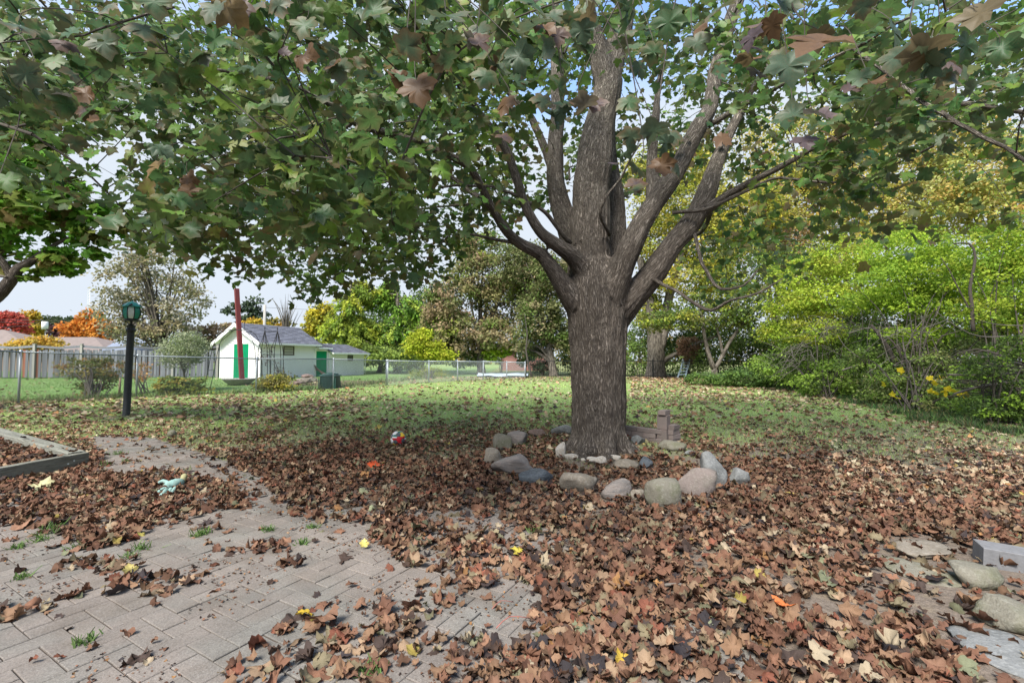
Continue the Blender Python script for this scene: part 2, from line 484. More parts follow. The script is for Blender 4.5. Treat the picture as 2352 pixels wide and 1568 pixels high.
# ------------------------------------------------------------------ ground
def make_ground():
    xs = np.concatenate([-np.geomspace(400, 26, 22), np.arange(-25, 25.01, 0.2), np.geomspace(26, 400, 22)])
    ys = np.concatenate([np.arange(-30, -0.5, 2.0), np.arange(0, 32, 0.2), np.geomspace(33, 900, 24)])
    X, Y = np.meshgrid(xs, ys)
    Z = hz(X, Y) + (vnoise(X, Y, 1.1, 3) - 0.5) * 0.03 * np.clip((Y - 5.5) / 4, 0, 1)
    V = np.stack([X, Y, Z], -1).reshape(-1, 3)
    w, h = len(xs), len(ys)
    i = np.arange(h - 1)[:, None] * w + np.arange(w - 1)[None, :]
    q = np.stack([i, i + 1, i + w + 1, i + w], -1).reshape(-1, 4)
    px, py = proj(V)
    x, y = V[:, 0], V[:, 1]
    n1 = vnoise(x, y, 0.9, 1); n2 = vnoise(x, y, 0.25, 2)
    g = np.clip((y - 6.0 - 2.5 * (n1 - 0.5) - 0.8 * (n2 - 0.5)) / 4.5, 0, 1) * 0.9
    grass = np.array([0.27, 0.37, 0.12]); lush = np.array([0.18, 0.275, 0.095]); soil = np.array([0.19, 0.155, 0.125]); straw = np.array([0.19, 0.15, 0.095])
    c = soil[None] * (1 - g[:, None]) + grass[None] * g[:, None]
    # neighbour's mown lawn beyond the wire fence
    fx = np.interp(y, [5, 13.7, 15.8, 17.9, 20.4, 23.2, 27, 30], [-24, -15.2, -12.9, -9.93, -7.9, -6.3, -4.6, -2])
    k = (x < fx) & (y > 12) & (y < 60)
    c[k] = lush * (0.85 + 0.3 * n1[k, None])
    # worn strip behind the wire fence
    k = (x < fx - 0.1) & (y > 21.5) & (y < 24.5) & (x > -12)
    c[k] = straw
    # leaf-strewn strip at the far end of the lawn
    k = (x >= fx) & (y > 23.5)
    c[k] = c[k] * 0.5 + straw * 0.5
    me = mesh_np("ground", V, [q], c, smooth=True)
    m = mat("turf_and_soil", use_col=True, rough=0.95, spec=0.05,
            noise=[(1.3, 4, (0.75,), 0.4, 0.7, 0.6), (60, 4, (0.6,), 0.4, 0.65, 0.7), (9, 3, (0.26, 0.21, 0.13), 0.55, 0.75, 0.35)],
            bump=[(25, 5, 0.6, 0.03), (160, 3, 0.6, 0.01)])
    return tag(link("ground", me, m), kind='structure')
ground = make_ground()

# ------------------------------------------------------------------ patio of herringbone pavers
PATIO = [(-60, 1105), (60, 1092), (215, 1062), (190, 1010), (235, 1000), (345, 1006), (420, 1028), (500, 1055), (590, 1090), (650, 1135), (760, 1165), (1100, 1165), (1250, 1215), (1380, 1300),
         (1560, 1400), (1700, 1480), (1800, 1600), (2000, 2000), (-400, 2600), (-600, 1500)]
M_paver = mat("weathered_concrete_paver", (0.205, 0.178, 0.156), rough=0.92, spec=0.15, rnd=0.09,
              noise=[(1.6, 4, (0.18, 0.174, 0.155), 0.45, 0.6, 0.8), (2.7, 6, (0.13, 0.105, 0.082), 0.52, 0.72, 0.55), (5, 4, (0.78,), 0.42, 0.66, 0.7), (230, 2, (0.36, 0.345, 0.32), 0.62, 0.72, 0.6), (120, 3, (0.6,), 0.42, 0.62, 0.6)],
              bump=[(180, 4, 0.5, 0.004), (12, 3, 0.4, 0.0025)], coord='Object')
# world-position version so that a shared mesh still gets its own stains
def world_pos(m):
    n, l = m.node_tree.nodes, m.node_tree.links
    ge = n.new("ShaderNodeNewGeometry")
    for nd in n:
        if nd.type == 'MAPPING':
            for lk in list(nd.inputs[0].links): l.remove(lk)
            l.new(ge.outputs["Position"], nd.inputs[0])
    return m
world_pos(M_paver)
M_joint = mat("joint_sand", (0.085, 0.068, 0.055), rough=1, spec=0.0, noise=[(30, 4, (0.5,), 0.4, 0.7, 0.7)], bump=(60, 4, 0.8, 0.01))

def make_patio():
    U, ang = 0.108, R(60)
    ca, sa = math.cos(ang), math.sin(ang)
    bed_px = [(-60, 1100), (215, 1060), (190, 1004), (350, 1006), (590, 1086), (760, 1160), (1100, 1160), (1560, 1395), (1800, 1600)]
    bedp = [G(a, b)[:2] for a, b in bed_px] + [np.array([2.6, -1.0]), np.array([-9, -1.0]), np.array([-9, 4.6])]
    bm = bmesh.new()
    vs_ = [bm.verts.new((p[0], p[1], 0.004)) for p in bedp]
    f = bm.faces.new(vs_); bm.normal_update()
    if f.normal.z < 0: f.normal_flip()
    bmesh.ops.triangulate(bm, faces=bm.faces[:])
    me = bpy.data.meshes.new("patio"); bm.to_mesh(me); bm.free()
    patio = tag(link("patio", me, M_joint), kind='structure')
    cells = []
    for i in range(-150, 150):
        for j in range(-150, 150):
            m4 = (i - j) % 4
            if m4 == 0: cx_, cy_, vert = i + 1.0, j + 0.5, 0
            elif m4 == 3: cx_, cy_, vert = i + 0.5, j + 1.0, 1
            else: continue
            X = (cx_ * ca - cy_ * sa) * U; Y = (cx_ * sa + cy_ * ca) * U
            if -9 < X < 2.6 and 0.6 < Y < 9: cells.append((X, Y, vert))
    cells = np.array(cells)
    px, py = proj(np.c_[cells[:, :2], np.zeros(len(cells))])
    near_ok = cells[:, 1] < 1.6
    ok = inpoly(px, py, PATIO) | near_ok
    cells, px, py = cells[ok], px[ok], py[ok]
    vis = (px > -60) & (px < 2400) & (py < 1620)
    size = np.where(vis, 1.0 / cells[:, 1] ** 2, 0)
    order = np.argsort(-size)
    def paver_mesh():
        b = MB(); b.box((0, 0, 0), (2 * U - 0.0045, U - 0.0045, 0.05), ch=0.003)
        return b.mesh("paver")
    me = paver_mesh()
    rest = MB()
    for k, i in enumerate(order):
        X, Y, vert = cells[i]
        rz = ang + (math.pi / 2 if vert else 0) + random.gauss(0, 0.006)
        tx, ty = random.gauss(0, 0.0055), random.gauss(0, 0.0055)
        z = -0.014 + random.gauss(0, 0.0014)
        if k < 300:
            o = link("paver", me, M_paver, patio)
            o.location = (X, Y, z); o.rotation_euler = (tx, ty, rz)
        else:
            rest.box((X, Y, z), (2 * U - 0.0045, U - 0.0045, 0.05), rot=Matrix.Rotation(rz, 3, 'Z') @ Matrix.Rotation(tx, 3, 'X') @ Matrix.Rotation(ty, 3, 'Y'), ch=0.0045)
    o = rest.build("paving", M_paver, patio); tag(o, kind='stuff')
    return patio
patio = make_patio()
patio.location.z = 0.0

# ------------------------------------------------------------------ the big maple
TX, TY = 1.19, 6.35
def pp(lst):
    """(px, py, depth, width in px) -> points and radii"""
    pts = np.array([P(a, b, Y) for a, b, Y, w in lst]); rad = np.array([w / 2 / F * Y for a, b, Y, w in lst])
    return pts, rad

BIG = [  # drawn limbs: centre line, depth from the camera, apparent width
    [(1367, 1075, 6.35, 150), (1370, 1045, 6.35, 136), (1373, 1000, 6.35, 125), (1375, 900, 6.35, 125), (1374, 800, 6.35, 130), (1372, 720, 6.35, 142), (1368, 660, 6.35, 140), (1362, 600, 6.35, 118)],
    [(1362, 640, 6.4, 104), (1358, 560, 6.4, 92), (1356, 450, 6.4, 84), (1366, 350, 6.42, 80), (1384, 260, 6.45, 70), (1398, 190, 6.45, 62), (1412, 120, 6.5, 60), (1436, 20, 6.55, 48), (1450, -120, 6.6, 40)],
    [(1392, 200, 6.45, 56), (1372, 110, 6.4, 48), (1352, 20, 6.35, 42), (1345, -120, 6.3, 36)],
    [(1330, 600, 6.6, 62), (1297, 500, 6.65, 52), (1277, 420, 6.7, 44), (1276, 330, 6.7, 38), (1282, 240, 6.75, 33), (1276, 120, 6.8, 30), (1270, -60, 6.9, 26)],
    [(1400, 610, 6.7, 60), (1416, 500, 6.9, 46), (1408, 400, 7.0, 36), (1400, 300, 7.1, 28), (1420, 180, 7.3, 22)],
    [(1358, 770, 6.36, 60), (1335, 715, 6.3, 66), (1312, 684, 6.2, 56), (1290, 652, 6.1, 44), (1262, 612, 6.0, 36), (1240, 585, 5.95, 32), (1196, 560, 5.8, 28), (1160, 525, 5.6, 25), (1130, 478, 5.4, 23), (1085, 392, 5.1, 21), (1020, 352, 4.9, 20), (930, 315, 4.7, 20), (830, 290, 4.5, 19), (745, 232, 4.2, 18), (660, 183, 4.0, 16), (600, 120, 3.7, 13), (520, 70, 3.4, 10), (400, 15, 3.1, 8), (250, -40, 2.8, 6)],
    [(1362, 690, 6.35, 50), (1345, 640, 6.2, 50), (1318, 592, 6.05, 42), (1280, 562, 5.9, 34), (1240, 530, 5.8, 28), (1206, 470, 5.7, 24), (1190, 420, 5.6, 24), (1160, 340, 5.5, 22), (1110, 270, 5.3, 19), (1070, 215, 5.1, 16), (1010, 150, 4.8, 12), (940, 80, 4.5, 9)],
    [(1378, 780, 6.36, 60), (1392, 715, 6.25, 72), (1412, 655, 6.08, 68), (1438, 590, 5.95, 58), (1470, 520, 5.9, 50), (1512, 455, 5.9, 46), (1555, 390, 5.9, 42), (1600, 300, 6.0, 40), (1632, 245, 6.1, 36), (1645, 160, 6.2, 34), (1668, 80, 6.3, 34), (1705, -30, 6.5, 32)],
    [(1385, 790, 6.36, 64), (1412, 735, 6.32, 72), (1452, 682, 6.2, 66), (1500, 625, 6.1, 58), (1548, 560, 6.0, 54), (1592, 505, 6.0, 50), (1622, 440, 6.0, 44), (1640, 390, 6.1, 38), (1668, 320, 6.3, 28), (1710, 240, 6.5, 20), (1760, 150, 6.8, 14)],
    [(1500, 480, 5.9, 34), (1496, 400, 5.95, 30), (1500, 330, 6.0, 26), (1508, 250, 6.1, 20), (1520, 150, 6.3, 14)],
]
NS = [14, 18, 12, 12, 10, 14, 12, 16, 16, 10]
THIN = [
    [(1286, 470, 6.6, 26), (1262, 370, 6.8, 20), (1210, 255, 6.9, 17), (1130, 180, 6.9, 14), (1040, 120, 6.9, 9)],
    [(1130, 478, 5.4, 18), (1080, 440, 5.5, 12), (1020, 400, 5.6, 9), (930, 380, 5.8, 7)],
    [(1196, 562, 5.8, 9), (1130, 548, 5.6, 8), (1070, 538, 5.4, 5)],
    [(660, 183, 4.0, 12), (600, 180, 3.9, 10), (520, 165, 3.8, 8), (440, 150, 3.7, 6)],
    [(745, 232, 4.2, 9), (690, 130, 4.0, 8), (600, 60, 3.6, 7), (470, 10, 3.2, 5)],
    [(1600, 500, 6.0, 30), (1660, 455, 5.8, 20), (1720, 420, 5.6, 16), (1790, 385, 5.4, 14), (1860, 345, 5.2, 11), (1960, 300, 4.9, 8)],
    [(1545, 490, 5.9, 9), (1620, 480, 5.7, 10), (1700, 445, 5.5, 8), (1790, 408, 5.3, 7), (1900, 420, 5.0, 6), (2050, 400, 4.7, 4)],
    [(1592, 520, 6.0, 9), (1606, 580, 5.7, 8), (1622, 625, 5.5, 8), (1655, 662, 5.3, 7), (1710, 655, 5.1, 5), (1740, 620, 5.0, 4)],
    [(1500, 640, 5.95, 9), (1550, 668, 5.7, 8), (1590, 692, 5.5, 8), (1632, 712, 5.3, 8), (1680, 690, 5.1, 6), (1740, 672, 4.9, 5), (1800, 640, 4.8, 3)],
    [(1625, 290, 6.1, 14), (1690, 250, 5.9, 12), (1760, 215, 5.6, 10), (1850, 165, 5.2, 9), (1960, 110, 4.8, 7), (2090, 40, 4.4, 6)],
    [(1960, 110, 4.8, 8), (2040, 170, 4.4, 9), (2120, 235, 4.0, 10), (2200, 280, 3.7, 10), (2290, 330, 3.4, 9), (2400, 400, 3.1, 7)],
    [(1900, 320, 5.5, 8), (1990, 290, 5.3, 10), (2090, 262, 5.1, 12), (2200, 238, 4.9, 12), (2270, 245, 4.8, 11), (2380, 262, 4.7, 9)],
    [(1400, 540, 6.2, 8), (1380, 480, 5.9, 7), (1430, 400, 5.8, 5), (1470, 330, 5.6, 4)],
    [(1310, 560, 6.3, 11), (1240, 480, 6.0, 9), (1130, 430, 5.9, 7), (1010, 430, 5.9, 5)],
    [(1240, 470, 7.0, 12), (1150, 466, 7.2, 9), (1060, 470, 7.4, 6), (960, 480, 7.5, 4)],
    [(1540, 420, 6.4, 20), (1580, 360, 6.7, 14), (1610, 280, 7.0, 10), (1650, 180, 7.3, 7)],
    [(1640, 400, 6.3, 14), (1620, 520, 7.4, 10), (1560, 560, 8.0, 7)],
    [(400, 15, 3.1, 6), (250, 60, 2.9, 5), (120, 90, 2.8, 4), (-40, 100, 2.7, 3)],
]

maple = empty("maple_tree", (TX, TY, 0), "massive spreading maple with furrowed brown trunk standing in a ring of field stones", "tree", "maple trees")
def make_main_tree():
    b = MB(); S_p, S_r, S_A, S_B, S_s = [], [], [], [], []
    allnodes = []
    for lst, n in zip(BIG, NS):
        p, r = pp(lst); p, r = smooth_path(p, r, 0.07)
        k = len(p); wob = np.array([[mnoise.noise(Vector((i * 0.11, j * 7.1 + len(lst), 0))) for j in range(3)] for i in range(k)])
        if lst is not BIG[0]: p = p + wob * np.minimum(r, 0.06)[:, None] * 0.5; r = r * (1 + wob[:, 0] * 0.12)
        b.tube(p, r, n)
        V, A, B_, Ss = tube_rings(p, r, 3)
        S_p.append(p); S_r.append(r); S_A.append(A); S_B.append(B_); S_s.append(Ss + len(S_p) * 3.7)
        allnodes.append((p, r))
    # root flare
    for k in range(9):
        a = k * 2 * math.pi / 9 + random.uniform(-.2, .2)
        d = np.array([math.cos(a), math.sin(a), 0])
        L = random.uniform(0.44, 0.54)
        p = np.array([[TX, TY, 0.62], [TX, TY, 0.30], [TX, TY, 0.06], [TX, TY, -0.12]]) + np.outer([0.19, 0.25, L * 0.78, L + 0.12], d)
        p, r = smooth_path(p, [0.12, 0.13, 0.13, 0.10], 0.06)
        b.tube(p, r, 8)
    o = b.build("trunk", M_bark)
    o.data.validate()
    mod = o.modifiers.new("remesh", 'REMESH'); mod.mode = 'VOXEL'; mod.voxel_size = 0.021
    m2 = o.modifiers.new("sm", 'SMOOTH'); m2.iterations = 14; m2.factor = 0.6
    dg = bpy.context.evaluated_depsgraph_get(); dg.update()
    me = bpy.data.meshes.new_from_object(o.evaluated_get(dg))
    bpy.data.objects.remove(o)
    nv = len(me.vertices)
    V = np.empty(nv * 3, np.float32); me.vertices.foreach_get("co", V); V = V.reshape(-1, 3).astype(float)
    N = np.empty(nv * 3, np.float32); me.vertices.foreach_get("normal", N); N = N.reshape(-1, 3).astype(float)
    SP, SR, SA, SB, SS = (np.concatenate(q) for q in (S_p, S_r, S_A, S_B, S_s))
    best = np.empty(nv, int)
    for a in range(0, nv, 6000):
        d = np.linalg.norm(V[a:a + 6000, None, :] - SP[None], axis=2) / (SR[None] + 0.02)
        best[a:a + 6000] = d.argmin(1)
    D = V - SP[best]
    u = (D * SA[best]).sum(1); v = (D * SB[best]).sum(1); ln = np.hypot(u, v) + 1e-6
    ax = np.cross(SA[best], SB[best]); s = SS[best] + (D * ax).sum(1)
    rr = np.maximum(SR[best], 0.04)
    bk = np.stack([u / ln * rr, v / ln * rr, s], 1)
    amp = np.clip(rr / 0.35, 0.25, 1.0)
    disp = np.array([abs(mnoise.noise(Vector((b_[0] * 16, b_[1] * 16, b_[2] * 1.6)))) for b_ in bk])
    lump = np.array([mnoise.noise(Vector(v_ * 2.6)) for v_ in V])
    V = V + N * ((0.12 - disp) * 0.045 * amp + lump * 0.022 * amp)[:, None]
    me.vertices.foreach_set("co", V.astype(np.float32).ravel())
    at = me.attributes.new("bk", 'FLOAT_VECTOR', 'POINT'); at.data.foreach_set("vector", bk.astype(np.float32).ravel())
    me.polygons.foreach_set("use_smooth", np.ones(len(me.polygons), bool)); me.name = "trunk"; me.update()
    me.materials.clear()
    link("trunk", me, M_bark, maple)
    for lst in THIN:
        p, r = pp(lst); p, r = smooth_path(p, r, 0.08)
        p = p + np.array([[mnoise.noise(Vector((i * 0.35, j * 5.1 + lst[0][0], 2))) for j in range(3)] for i in range(len(p))]) * 0.02
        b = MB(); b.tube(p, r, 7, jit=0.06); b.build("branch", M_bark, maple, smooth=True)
        allnodes.append((p, r))
    return allnodes
NODES = make_main_tree()

# lower edge of the foliage as seen from the patio
ENVX = [-400, 0, 100, 200, 300, 400, 500, 560, 620, 650, 690, 730, 760, 850, 950, 1030, 1060, 1130, 1180, 1250, 1300, 1480, 1560, 1600, 1700, 1790, 1850, 1950, 2050, 2100, 2200, 2352, 2800]
ENVY = [560, 560, 590, 600, 580, 560, 580, 630, 640, 660, 695, 690, 660, 650, 655, 630, 560, 520, 500, 470, 440, 470, 540, 650, 700, 675, 610, 550, 600, 590, 540, 530, 560]

def canopy():
    cl = []
    def ok(px, py, Y, z):
        if py > np.interp(px, ENVX, ENVY) - 8: return False
        if z < 1.95: return False
        if 1140 < px < 1760 and Y < 5.9 and py > 250 + 60 * math.sin(px * 0.02): return random.random() < 0.02
        if 1190 < px < 1720 and Y < 6.9 and py > 130 and random.random() < 0.8: return False
        if 1240 < px < 1480 and Y < 7.6 and py > 60: return random.random() < 0.1
        if Y < 4.3 and py > 520: return False
        if Y < 4 and py > 330 and px > 1000: return random.random() < 0.12
        if Y >= 4.3 and py < 40 and random.random() < 0.75: return False
        if px < 320 and py > 290 and random.random() < 0.9: return False
        if px > 1720 and py > 260 and random.random() < 0.55: return False
        if Y < 6 and 1040 < px < 1240 and 330 < py < 560 and random.random() < 0.55: return False
        return True
    tgt = [(2.3, 3.2, 40), (3.2, 4.4, 84), (4.4, 6.0, 290), (6.0, 8.0, 440), (8.0, 10.8, 560)]
    for y0, y1, cnt in tgt:
        k = 0; tries = 0
        while k < cnt and tries < cnt * 30:
            tries += 1
            Y = random.uniform(y0, y1)
            px = random.uniform(-250, 2600); py = random.uniform(-260, 700)
            if Y > 6.2 and px < 330 and random.random() < 0.4: continue
            p = P(px, py, Y)
            if not ok(px, py, Y, p[2]): continue
            if Y < 4.4 and p[2] > 3.9: continue
            if vnoise(px, py, 130, 5 + int(Y)) < (0.30 if px < 1200 else 0.40): continue
            cl.append((p, Y)); k += 1
    # extra crown overhead and behind the camera's shoulder, out of frame
    for _ in range(20):
        a = random.uniform(0, 2 * math.pi); r = random.uniform(1.0, 6.5)
        x, y = TX + r * math.cos(a), TY + r * math.sin(a)
        z = random.uniform(5.5, 9.5)
        if y > 0.2: cl.append((np.array([x, y, z]), 9.0))
    return cl
CL = canopy()

def grow_twigs(nodes, cl, parent):
    """branches to a third of the leaf clumps, fine twigs from those to the rest"""
    NP = np.concatenate([p for p, r in nodes[1:]]); 
    b = MB()
    lead = [c for i, c in enumerate(cl) if i % 9 == 0]
    for c, Y in lead:
        d = np.linalg.norm(NP - c, axis=1); i = d.argmin(); a = NP[i]
        if d[i] < 0.15: continue
        L = d[i]; mid = (a + c) / 2 + np.array([random.gauss(0, .10 * L), random.gauss(0, .10 * L), 0.10 * L])
        n0 = min(0.028 if c[1] > 4.6 else 0.009, 0.006 + 0.007 * L)
        p, r = smooth_path([a, mid, c], [n0, n0 * 0.7, 0.004], 0.16)
        b.tube(p, r, 5, caps=False); NP = np.vstack([NP, p[2:]])
    for c, Y in cl:
        d = np.linalg.norm(NP - c, axis=1); i = d.argmin(); a = NP[i]; L = d[i]
        if L < 0.05 or L > 1.6: continue
        mid = (a + c) / 2 + np.array([random.gauss(0, .08), random.gauss(0, .08), 0.08]) * L
        p, r = smooth_path([a, mid, c], [0.006, 0.0045, 0.003], 0.2)
        b.tube(p, r, 3, caps=False)
    return tag(b.build("twigs", M_twig, parent), kind='stuff')
grow_twigs(NODES, CL, maple)

LEAFCOL = np.array([(0.052, 0.125, 0.045), (0.075, 0.17, 0.035), (0.115, 0.235, 0.028), (0.18, 0.29, 0.03), (0.20, 0.14, 0.05), (0.075, 0.125, 0.07), (0.22, 0.135, 0.07), (0.13, 0.095, 0.085)])
def clump_leaves(cl, near, per, sig, lo=0.10, hi=0.17):
    Pn, Cn, Tn, Nn, Sn, En = [], [], [], [], [], []
    for c, Y in cl:
        n = int(per * random.uniform(0.7, 1.3))
        w = np.array([4, 3.5, 2.6, 1.5, .35, 1.2, .12, .12]) if Y < 6 else np.array([1.4, 2.6, 3.2, 2.4, .9, .6, .4, .2])  # far clumps weighted brighter yellow-green: backlight and dapple put into the colour
        base = LEAFCOL[rng.choice(8, p=w / w.sum())]
        q = rng.normal(0, 1, (n, 3)) * np.array([sig, sig, sig * 0.5])
        p = c + q
        own = LEAFCOL[rng.choice(8, n, p=w / w.sum())]
        col = (0.45 * base + 0.55 * own) * rng.uniform(0.75, 1.3, (n, 1))
        out = q / (np.linalg.norm(q, axis=1)[:, None] + 1e-6)
        tip = out * 0.7 + np.array([0, 0, -0.8]) + rng.normal(0, .45, (n, 3))
        nrm = rng.normal(0, .55, (n, 3)) + np.array([0, -0.15, 0.75]) + out * 0.3
        Pn.append(p); Cn.append(col); Tn.append(tip); Nn.append(nrm); Sn.append(rng.uniform(lo, hi, n)); En.append(np.clip(rng.normal(0.12, .35, n), 0, 0.9))
    return [np.concatenate(q) for q in (Pn, Nn, Tn, Sn, Cn, En)]
EDGE = (0.21, 0.125, 0.06)
nearcl = [c for c in CL if c[1] < 4.4]; farcl = [c for c in CL if c[1] >= 4.4]
A = clump_leaves(nearcl, True, 19, 0.20, .085, .125)
B_ = clump_leaves(farcl, False, 24, 0.25, .08, .125)
# drooping tips of the lower crown
# single large leaves hanging close to the lens
hero = [(1880, 85, 1.15, 'b', .155), (2130, 120, 1.5, 'b', .15), (1110, 120, 1.9, 'g', .16), (935, 105, 1.9, 'g', .16), (960, 205, 2.0, 'b', .17), (1190, 130, 2.0, 'g', .16), (1290, 235, 1.9, 'g', .14), (1345, 240, 1.85, 'p', .12),
        (1500, 300, 1.9, 'g', .15), (1462, 385, 2.0, 'g', .12), (1530, 330, 2.1, 'g', .12), (520, 15, 1.3, 'b', .13), (575, 22, 1.4, 'g', .13), (1030, 40, 1.5, 'g', .14), (860, 25, 1.6, 'g', .14), (1230, 60, 1.7, 'g', .15), (1085, 85, 1.7, 'p', .12), (1225, 10, 1.4, 'g', .14),
        (1820, 265, 2.0, 'g', .15), (1880, 265, 1.9, 'p', .12), (1650, 20, 1.6, 'g', .14), (1440, 30, 1.6, 'g', .15), (1720, 130, 2.1, 'b', .13), (2000, 190, 2.2, 'b', .14), (2250, 30, 1.6, 'b', .15), (2060, 70, 2.0, 'g', .14),
        (150, 240, 2.3, 'g', .17), (200, 250, 2.3, 'g', .17), (240, 100, 2.2, 'g', .16), (560, 310, 2.5, 'g', .16), (590, 480 - 130, 2.6, 'g', .15), (355, 378, 2.2, 'b', .14), (430, 410, 2.4, 'b', .14), (60, 170, 2.2, 'g', .15), (700, 60, 2.2, 'g', .15), (1160, 240, 2.3, 'b', .13),
        (1600, 100, 2.2, 'g', .14), (1500, 120, 2.4, 'g', .14), (1350, 40, 2.0, 'b', .13), (2300, 110, 2.0, 'g', .15), (2180, 170, 2.3, 'g', .14), (1770, 60, 2.0, 'b', .13), (40, 60, 1.9, 'g', .15), (330, 70, 2.0, 'g', .15), (780, 160, 2.3, 'g', .15), (640, 120, 2.4, 'p', .13)]
hc = {'g': (0.07, 0.125, 0.055), 'b': (0.15, 0.085, 0.04), 'p': (0.10, 0.075, 0.08)}
hero = [(a, b, y, k, s * .8) for a, b, y, k, s in hero]
hp = np.array([P(a, b, y) for a, b, y, k, s in hero]); nh = len(hero)
extra = []
for i in range(nh):
    for _ in range(3):
        extra.append((hp[i] + np.array([random.gauss(0, .09), random.gauss(0.08, .08), random.gauss(0.03, .07)]), random.choice('ggggggbp'), random.uniform(.07, .10)))
hp2 = np.array([e[0] for e in extra])
HP = np.vstack([hp, hp2]); HC = np.array([hc[h[3]] for h in hero] + [hc[e[1]] for e in extra]) * rng.uniform(.8, 1.25, (len(HP), 1))
HS = np.array([h[4] for h in hero] + [e[2] for e in extra])
HN = rng.normal(0, .55, (len(HP), 3)) + np.array([0, -0.7, 0.4]); HT = rng.normal(0, .3, (len(HP), 3)) + np.array([0, 0, -1.0])
HE = np.clip(rng.normal(0.35, .35, len(HP)), 0, 1)

def hero_twigs():
    b = MB(); cc = np.array([c for c, Y in nearcl])
    for q in hp:
        d = np.linalg.norm(cc - q, axis=1) + (cc[:, 2] < q[2]) * 1.0; a = cc[d.argmin()]
        if np.linalg.norm(a - q) > .9: a = q + np.array([random.gauss(0, .25), random.uniform(-.1, .4), .8])
        s_ = q + np.array([random.gauss(0, .02), .03, .10]); p, r = smooth_path([a, (a + s_) / 2 + np.array([0, 0, .08]), s_, q + np.array([0, .005, .025])], [.0035, .003, .0022, .0014], .05); b.tube(p, r, 4, caps=False)
    tag(b.build("twigs", M_twig, maple), kind='stuff')
hero_twigs()
def near_leaf_objects():
    Pn = np.vstack([HP, A[0]]); Nn = np.vstack([HN, A[1]]); Tn = np.vstack([HT, A[2]]); Sn = np.concatenate([HS, A[3]]); Cn = np.vstack([HC, A[4]]); En = np.concatenate([HE, A[5]])
    Rm = frames(Nn, Tn)
    px, py = proj(Pn); inside = (px > -30) & (px < 2390) & (py > -30)
    sz = np.where(inside, Sn / np.maximum(Pn[:, 1], .3), 0); sz[:nh] += 10
    order = np.argsort(-sz); top = order[:300]; rest = order[300:]
    # shared meshes: five shapes x eight colours
    lib = {}
    for ti, (V, T, E) in enumerate(T3):
        for ci in range(10):
            base = (list(LEAFCOL) + [np.array(hc['b']), np.array(hc['p'])])[ci]
            w = (E * random.uniform(0.0, 0.7))[:, None]
            lib[ti, ci] = mesh_np("leaf", V, [T], base[None] * (1 - w) + np.array(EDGE)[None] * w, smooth=True)
    LC = np.array(list(LEAFCOL) + [hc['b'], hc['p']])
    for i in top:
        ci = int(np.abs(LC - Cn[i]).sum(1).argmin())
        o = link("leaf", lib[int(rng.integers(0, 5)), ci], M_leaf, maple, world_coords=False)
        M = Matrix([[*Rm[i][0], 0], [*Rm[i][1], 0], [*Rm[i][2], 0], [0, 0, 0, 1]])
        o.matrix_basis = Matrix.Translation(Vector(Pn[i] - np.array([TX, TY, 0]))) @ M @ Matrix.Scale(float(Sn[i]), 4)
    return Pn[rest], Rm[rest], Sn[rest], Cn[rest], En[rest]
r1 = near_leaf_objects()
V1, F1, C1 = scatter(T2, *r1[:4], EDGE, r1[4])
V2, F2, C2 = scatter(T1, B_[0], frames(B_[1], B_[2]), B_[3], B_[4], EDGE, B_[5])
me = mesh_np("foliage", np.vstack([V1, V2]), [np.vstack([F1, F2 + len(V1)])], np.vstack([C1, C2]))
tag(link("foliage", me, M_leaf, maple), kind='stuff')
print("maple leaves", len(r1[0]), len(B_[0]))

# ------------------------------------------------------------------ field stones round the maple
def rock_mat(name, c, c2, c3, band=0.0):
    c, c2, c3 = [tuple(v * .82 for v in q) for q in (c, c2, c3)]
    st = (1, 1, 5) if band else (1, 1, 1)
    return mat(name, c, rough=0.9, spec=0.15, coord='Object', stretch=st,
               noise=[(7, 5, c2, 0.45, 0.62, 0.85), (45, 4, c3, 0.52, 0.68, 0.6), (160, 2, (0.6,), 0.5, 0.7, 0.5)],
               bump=[(9, 5, 0.5, 0.03), (70, 4, 0.6, 0.008)])
RK = {'tan': rock_mat("tan_rock", (0.26, 0.225, 0.18), (0.19, 0.165, 0.13), (0.36, 0.33, 0.28)),
      'band': rock_mat("banded_rock", (0.27, 0.235, 0.21), (0.20, 0.19, 0.18), (0.40, 0.33, 0.28), 1),
      'dark': rock_mat("slate_rock", (0.10, 0.115, 0.13), (0.07, 0.08, 0.09), (0.22, 0.23, 0.24), 1),
      'mauve': rock_mat("mauve_rock", (0.235, 0.195, 0.175), (0.19, 0.17, 0.145), (0.31, 0.27, 0.24)),
      'grey': rock_mat("grey_rock", (0.22, 0.225, 0.22), (0.15, 0.155, 0.15), (0.34, 0.345, 0.33)),
      'moss': rock_mat("mossy_rock", (0.21, 0.195, 0.155), (0.16, 0.16, 0.105), (0.29, 0.28, 0.23)),
      'white': rock_mat("pale_rock", (0.50, 0.46, 0.40), (0.36, 0.31, 0.25), (0.62, 0.59, 0.54)),
      'pink': rock_mat("reddish_rock", (0.27, 0.19, 0.16), (0.20, 0.15, 0.13), (0.36, 0.28, 0.25))}
